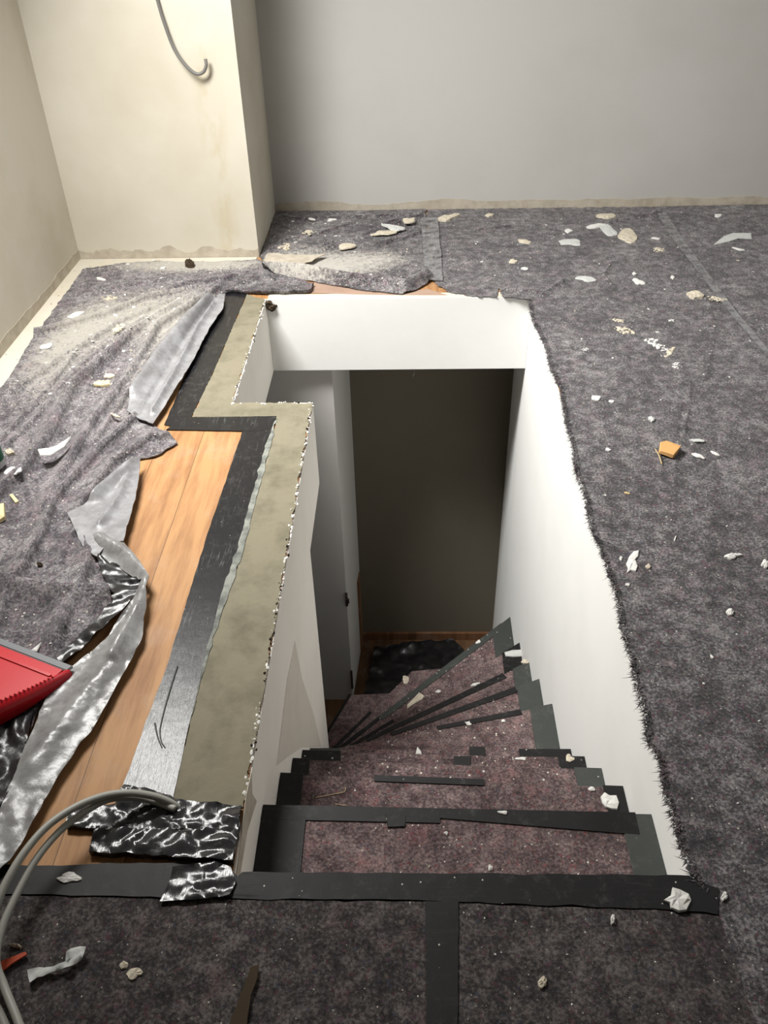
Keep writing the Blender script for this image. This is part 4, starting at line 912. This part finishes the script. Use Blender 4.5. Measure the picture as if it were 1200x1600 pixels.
# ================================================================ BOTTLE, DUSTPAN, CABLES
c = onz(-6, 724, .03)
bt = empty('bottle', (c.x, c.y, .02))
def lathe(bm, prof, cx, cy, z0, seg=28):
    rings = [[bm.verts.new((cx+r*math.cos(2*math.pi*k/seg), cy+r*math.sin(2*math.pi*k/seg), z0+z)) for k in range(seg)] for r, z in prof]
    for i in range(len(rings)-1):
        for k in range(seg): bm.faces.new((rings[i][k], rings[i][(k+1) % seg], rings[i+1][(k+1) % seg], rings[i+1][k]))
    bm.faces.new(rings[0][::-1]); bm.faces.new(rings[-1])
bm = bmesh.new(); lathe(bm, [(.034, 0), (.038, .004), (.038, .10), (.034, .115), (.016, .13), (.014, .15)], c.x-.012, c.y, .02); part('body', bm, 'bottle', bt, True)
bm = bmesh.new(); lathe(bm, [(.0386, .025), (.0388, .026), (.0388, .088), (.0386, .089)], c.x-.012, c.y, .02); part('label_band', bm, 'green', bt, True)
bm = bmesh.new(); lathe(bm, [(.018, .148), (.018, .172), (.016, .175)], c.x-.012, c.y, .02); part('cap', bm, 'bottle', bt, True)
tag(bt, 'white plastic bottle with a green label cut by the left edge of the photo', 'bottle')

# dustpan
A = onz(106, 1046, .035); B = onz(0, 1005, .035); e1 = (B-A); e1.z = 0; e1.normalize(); e2 = Vector((e1.y, -e1.x, 0))
if e2.y > 0: e2 = -e2
dp = empty('dustpan', (A.x, A.y, .03))
A = Vector((A.x, A.y, 0)); Wd = .24
def dpt(u, v, z): p = A + e1*u + e2*v; return Vector((p.x, p.y, z))
tz = .034
NS = 14
def side(v):   # inset of the side wall with distance from the lip
    return .01 + .055*(v/.2)**1.6
bm = bmesh.new()
rows = []
for i in range(NS+1):
    v = .2*i/NS; s = side(v)
    rows.append([bm.verts.new(dpt(s+(Wd-2*s)*j/10, v, tz+.001+.010*math.sin(math.pi*min(1, v/.05))*0+.012*(v/.2))) for j in range(11)])
rows2 = [[bm.verts.new(v.co-Vector((0, 0, .003))) for v in r] for r in rows]
for i in range(NS):
    for j in range(10): bm.faces.new((rows[i][j], rows[i][j+1], rows[i+1][j+1], rows[i+1][j])); bm.faces.new((rows2[i][j], rows2[i+1][j], rows2[i+1][j+1], rows2[i][j+1]))
part('pan', bm, 'red', dp, True)
bm = bmesh.new(); prism(bm, [tuple(dpt(.02, .030, 0))[:2], tuple(dpt(Wd-.02, .030, 0))[:2], tuple(dpt(Wd-.022, .036, 0))[:2], tuple(dpt(.022, .036, 0))[:2]], tz+.001, tz+.0065); part('rib', bm, 'red', dp)
def wallmesh(mirror):
    bm = bmesh.new(); a = []
    n = 40
    for i in range(n+1):
        v = .2*i/n; s = side(v); hh = .004+.042*(v/.2)**.8
        f = (lambda u: u) if not mirror else (lambda u: Wd-u)
        z0 = tz-.002+.012*(v/.2)
        a.append([bm.verts.new(dpt(f(s), v, z0)), bm.verts.new(dpt(f(s-.010), v, z0+hh)), bm.verts.new(dpt(f(s-.014), v, z0+hh)), bm.verts.new(dpt(f(s-.022-.01*v/.2), v, z0-.010)), bm.verts.new(dpt(f(s-.018-.01*v/.2), v, z0-.010))])
    for i in range(n):
        for k in range(5): bm.faces.new((a[i][k], a[i][(k+1) % 5], a[i+1][(k+1) % 5], a[i+1][k]))
    bm.faces.new(a[0]); bm.faces.new(a[-1][::-1])
    return bm
for mi in (False, True): part('side_wall', wallmesh(mi), 'red', dp, True)
bm = bmesh.new()
for i in range(16):
    v = .04+.15*i/16; s = side(v); hh = .004+.042*(v/.2)**.8; z0 = tz-.002+.012*(v/.2)
    p = dpt(s-.010, v, z0+hh); q = dpt(s-.010, v+.005, z0+hh); r = dpt(s-.010, v+.0025, z0+hh+.005); o = e1*.0045
    vs = [bm.verts.new(c) for c in (p, q, r, p-o, q-o, r-o)]
    for f in ((0, 1, 2), (5, 4, 3), (0, 3, 4, 1), (1, 4, 5, 2), (2, 5, 3, 0)): bm.faces.new([vs[k] for k in f])
part('comb_teeth', bm, 'red', dp)
bm = bmesh.new(); prism(bm, [tuple(dpt(u, v, 0))[:2] for u, v in ((-.006, -.012), (Wd+.004, -.012), (Wd+.002, .006), (-.002, .006))], tz-.004, tz+.004); bmesh.ops.bevel(bm, geom=bm.edges[:], offset=.002, segments=2, affect='EDGES'); part('rubber_lip', bm, 'rubber', dp)
bm = bmesh.new()
lo, hi = [], []
for j in range(11):
    u = side(.2)+(Wd-2*side(.2))*j/10; lo.append(bm.verts.new(dpt(u, .2, tz+.008))); hi.append(bm.verts.new(dpt(u, .215, tz+.06)))
lo2 = [bm.verts.new(v.co+e2*.003) for v in lo]; hi2 = [bm.verts.new(v.co+e2*.003) for v in hi]
for j in range(10): bm.faces.new((lo[j], lo[j+1], hi[j+1], hi[j])); bm.faces.new((lo2[j+1], lo2[j], hi2[j], hi2[j+1])); bm.faces.new((hi[j], hi[j+1], hi2[j+1], hi2[j]))
part('back_wall', bm, 'red', dp)
bm = bmesh.new(); tube(bm, [dpt(Wd/2, .21, tz+.035), dpt(Wd/2, .26, tz+.045), dpt(Wd/2, .34, tz+.05), dpt(Wd/2, .36, tz+.05)], .012, 12); part('handle', bm, 'red', dp, True)
tag(dp, 'red plastic dustpan with a grey rubber lip and comb teeth lying on the left sheet', 'dustpan')

# cables
def cable(pts, r, m, label):
    bm = bmesh.new(); tube(bm, smoothline(pts, 10), r, 14); return tag(recentre(link('cable', bm, m, None, True)), label, 'cable')
cz = [(279, 1262, .012), (262, 1252, .030), (240, 1244, .045), (205, 1239, .060), (165, 1243, .070), (120, 1260, .080), (75, 1290, .085), (38, 1332, .085), (10, 1378, .08), (-10, 1425, .07), (-30, 1480, .05), (-22, 1540, .03), (2, 1590, .022), (20, 1630, .02)]
cable([onz(x, y, z) for x, y, z in cz], .0072, 'cable', 'grey cable rising from the screed end, the upper of the two loops at lower left')
cz = [(274, 1264, .022), (240, 1252, .026), (210, 1246, .040), (170, 1249, .055), (130, 1270, .062), (92, 1300, .065), (55, 1345, .065), (25, 1400, .06), (4, 1448, .055), (-6, 1500, .045), (6, 1540, .036), (24, 1585, .036), (45, 1640, .036)]
cable([onz(x, y, z) for x, y, z in cz], .0068, 'cable', 'grey cable looping just inside the upper one at lower left')
cable([ony(x, y, yy) for x, y, yy in ((215, -150, 3.93), (232, -60, 3.93), (246, 0, 3.93), (258, 40, 3.925), (272, 76, 3.92), (290, 102, 3.91), (306, 115, 3.905), (317, 113, 3.905), (322, 103, 3.905), (321, 92, 3.91))], .0068, 'cable_wall', 'grey cable end hooked upward hanging in front of the cream pillar')
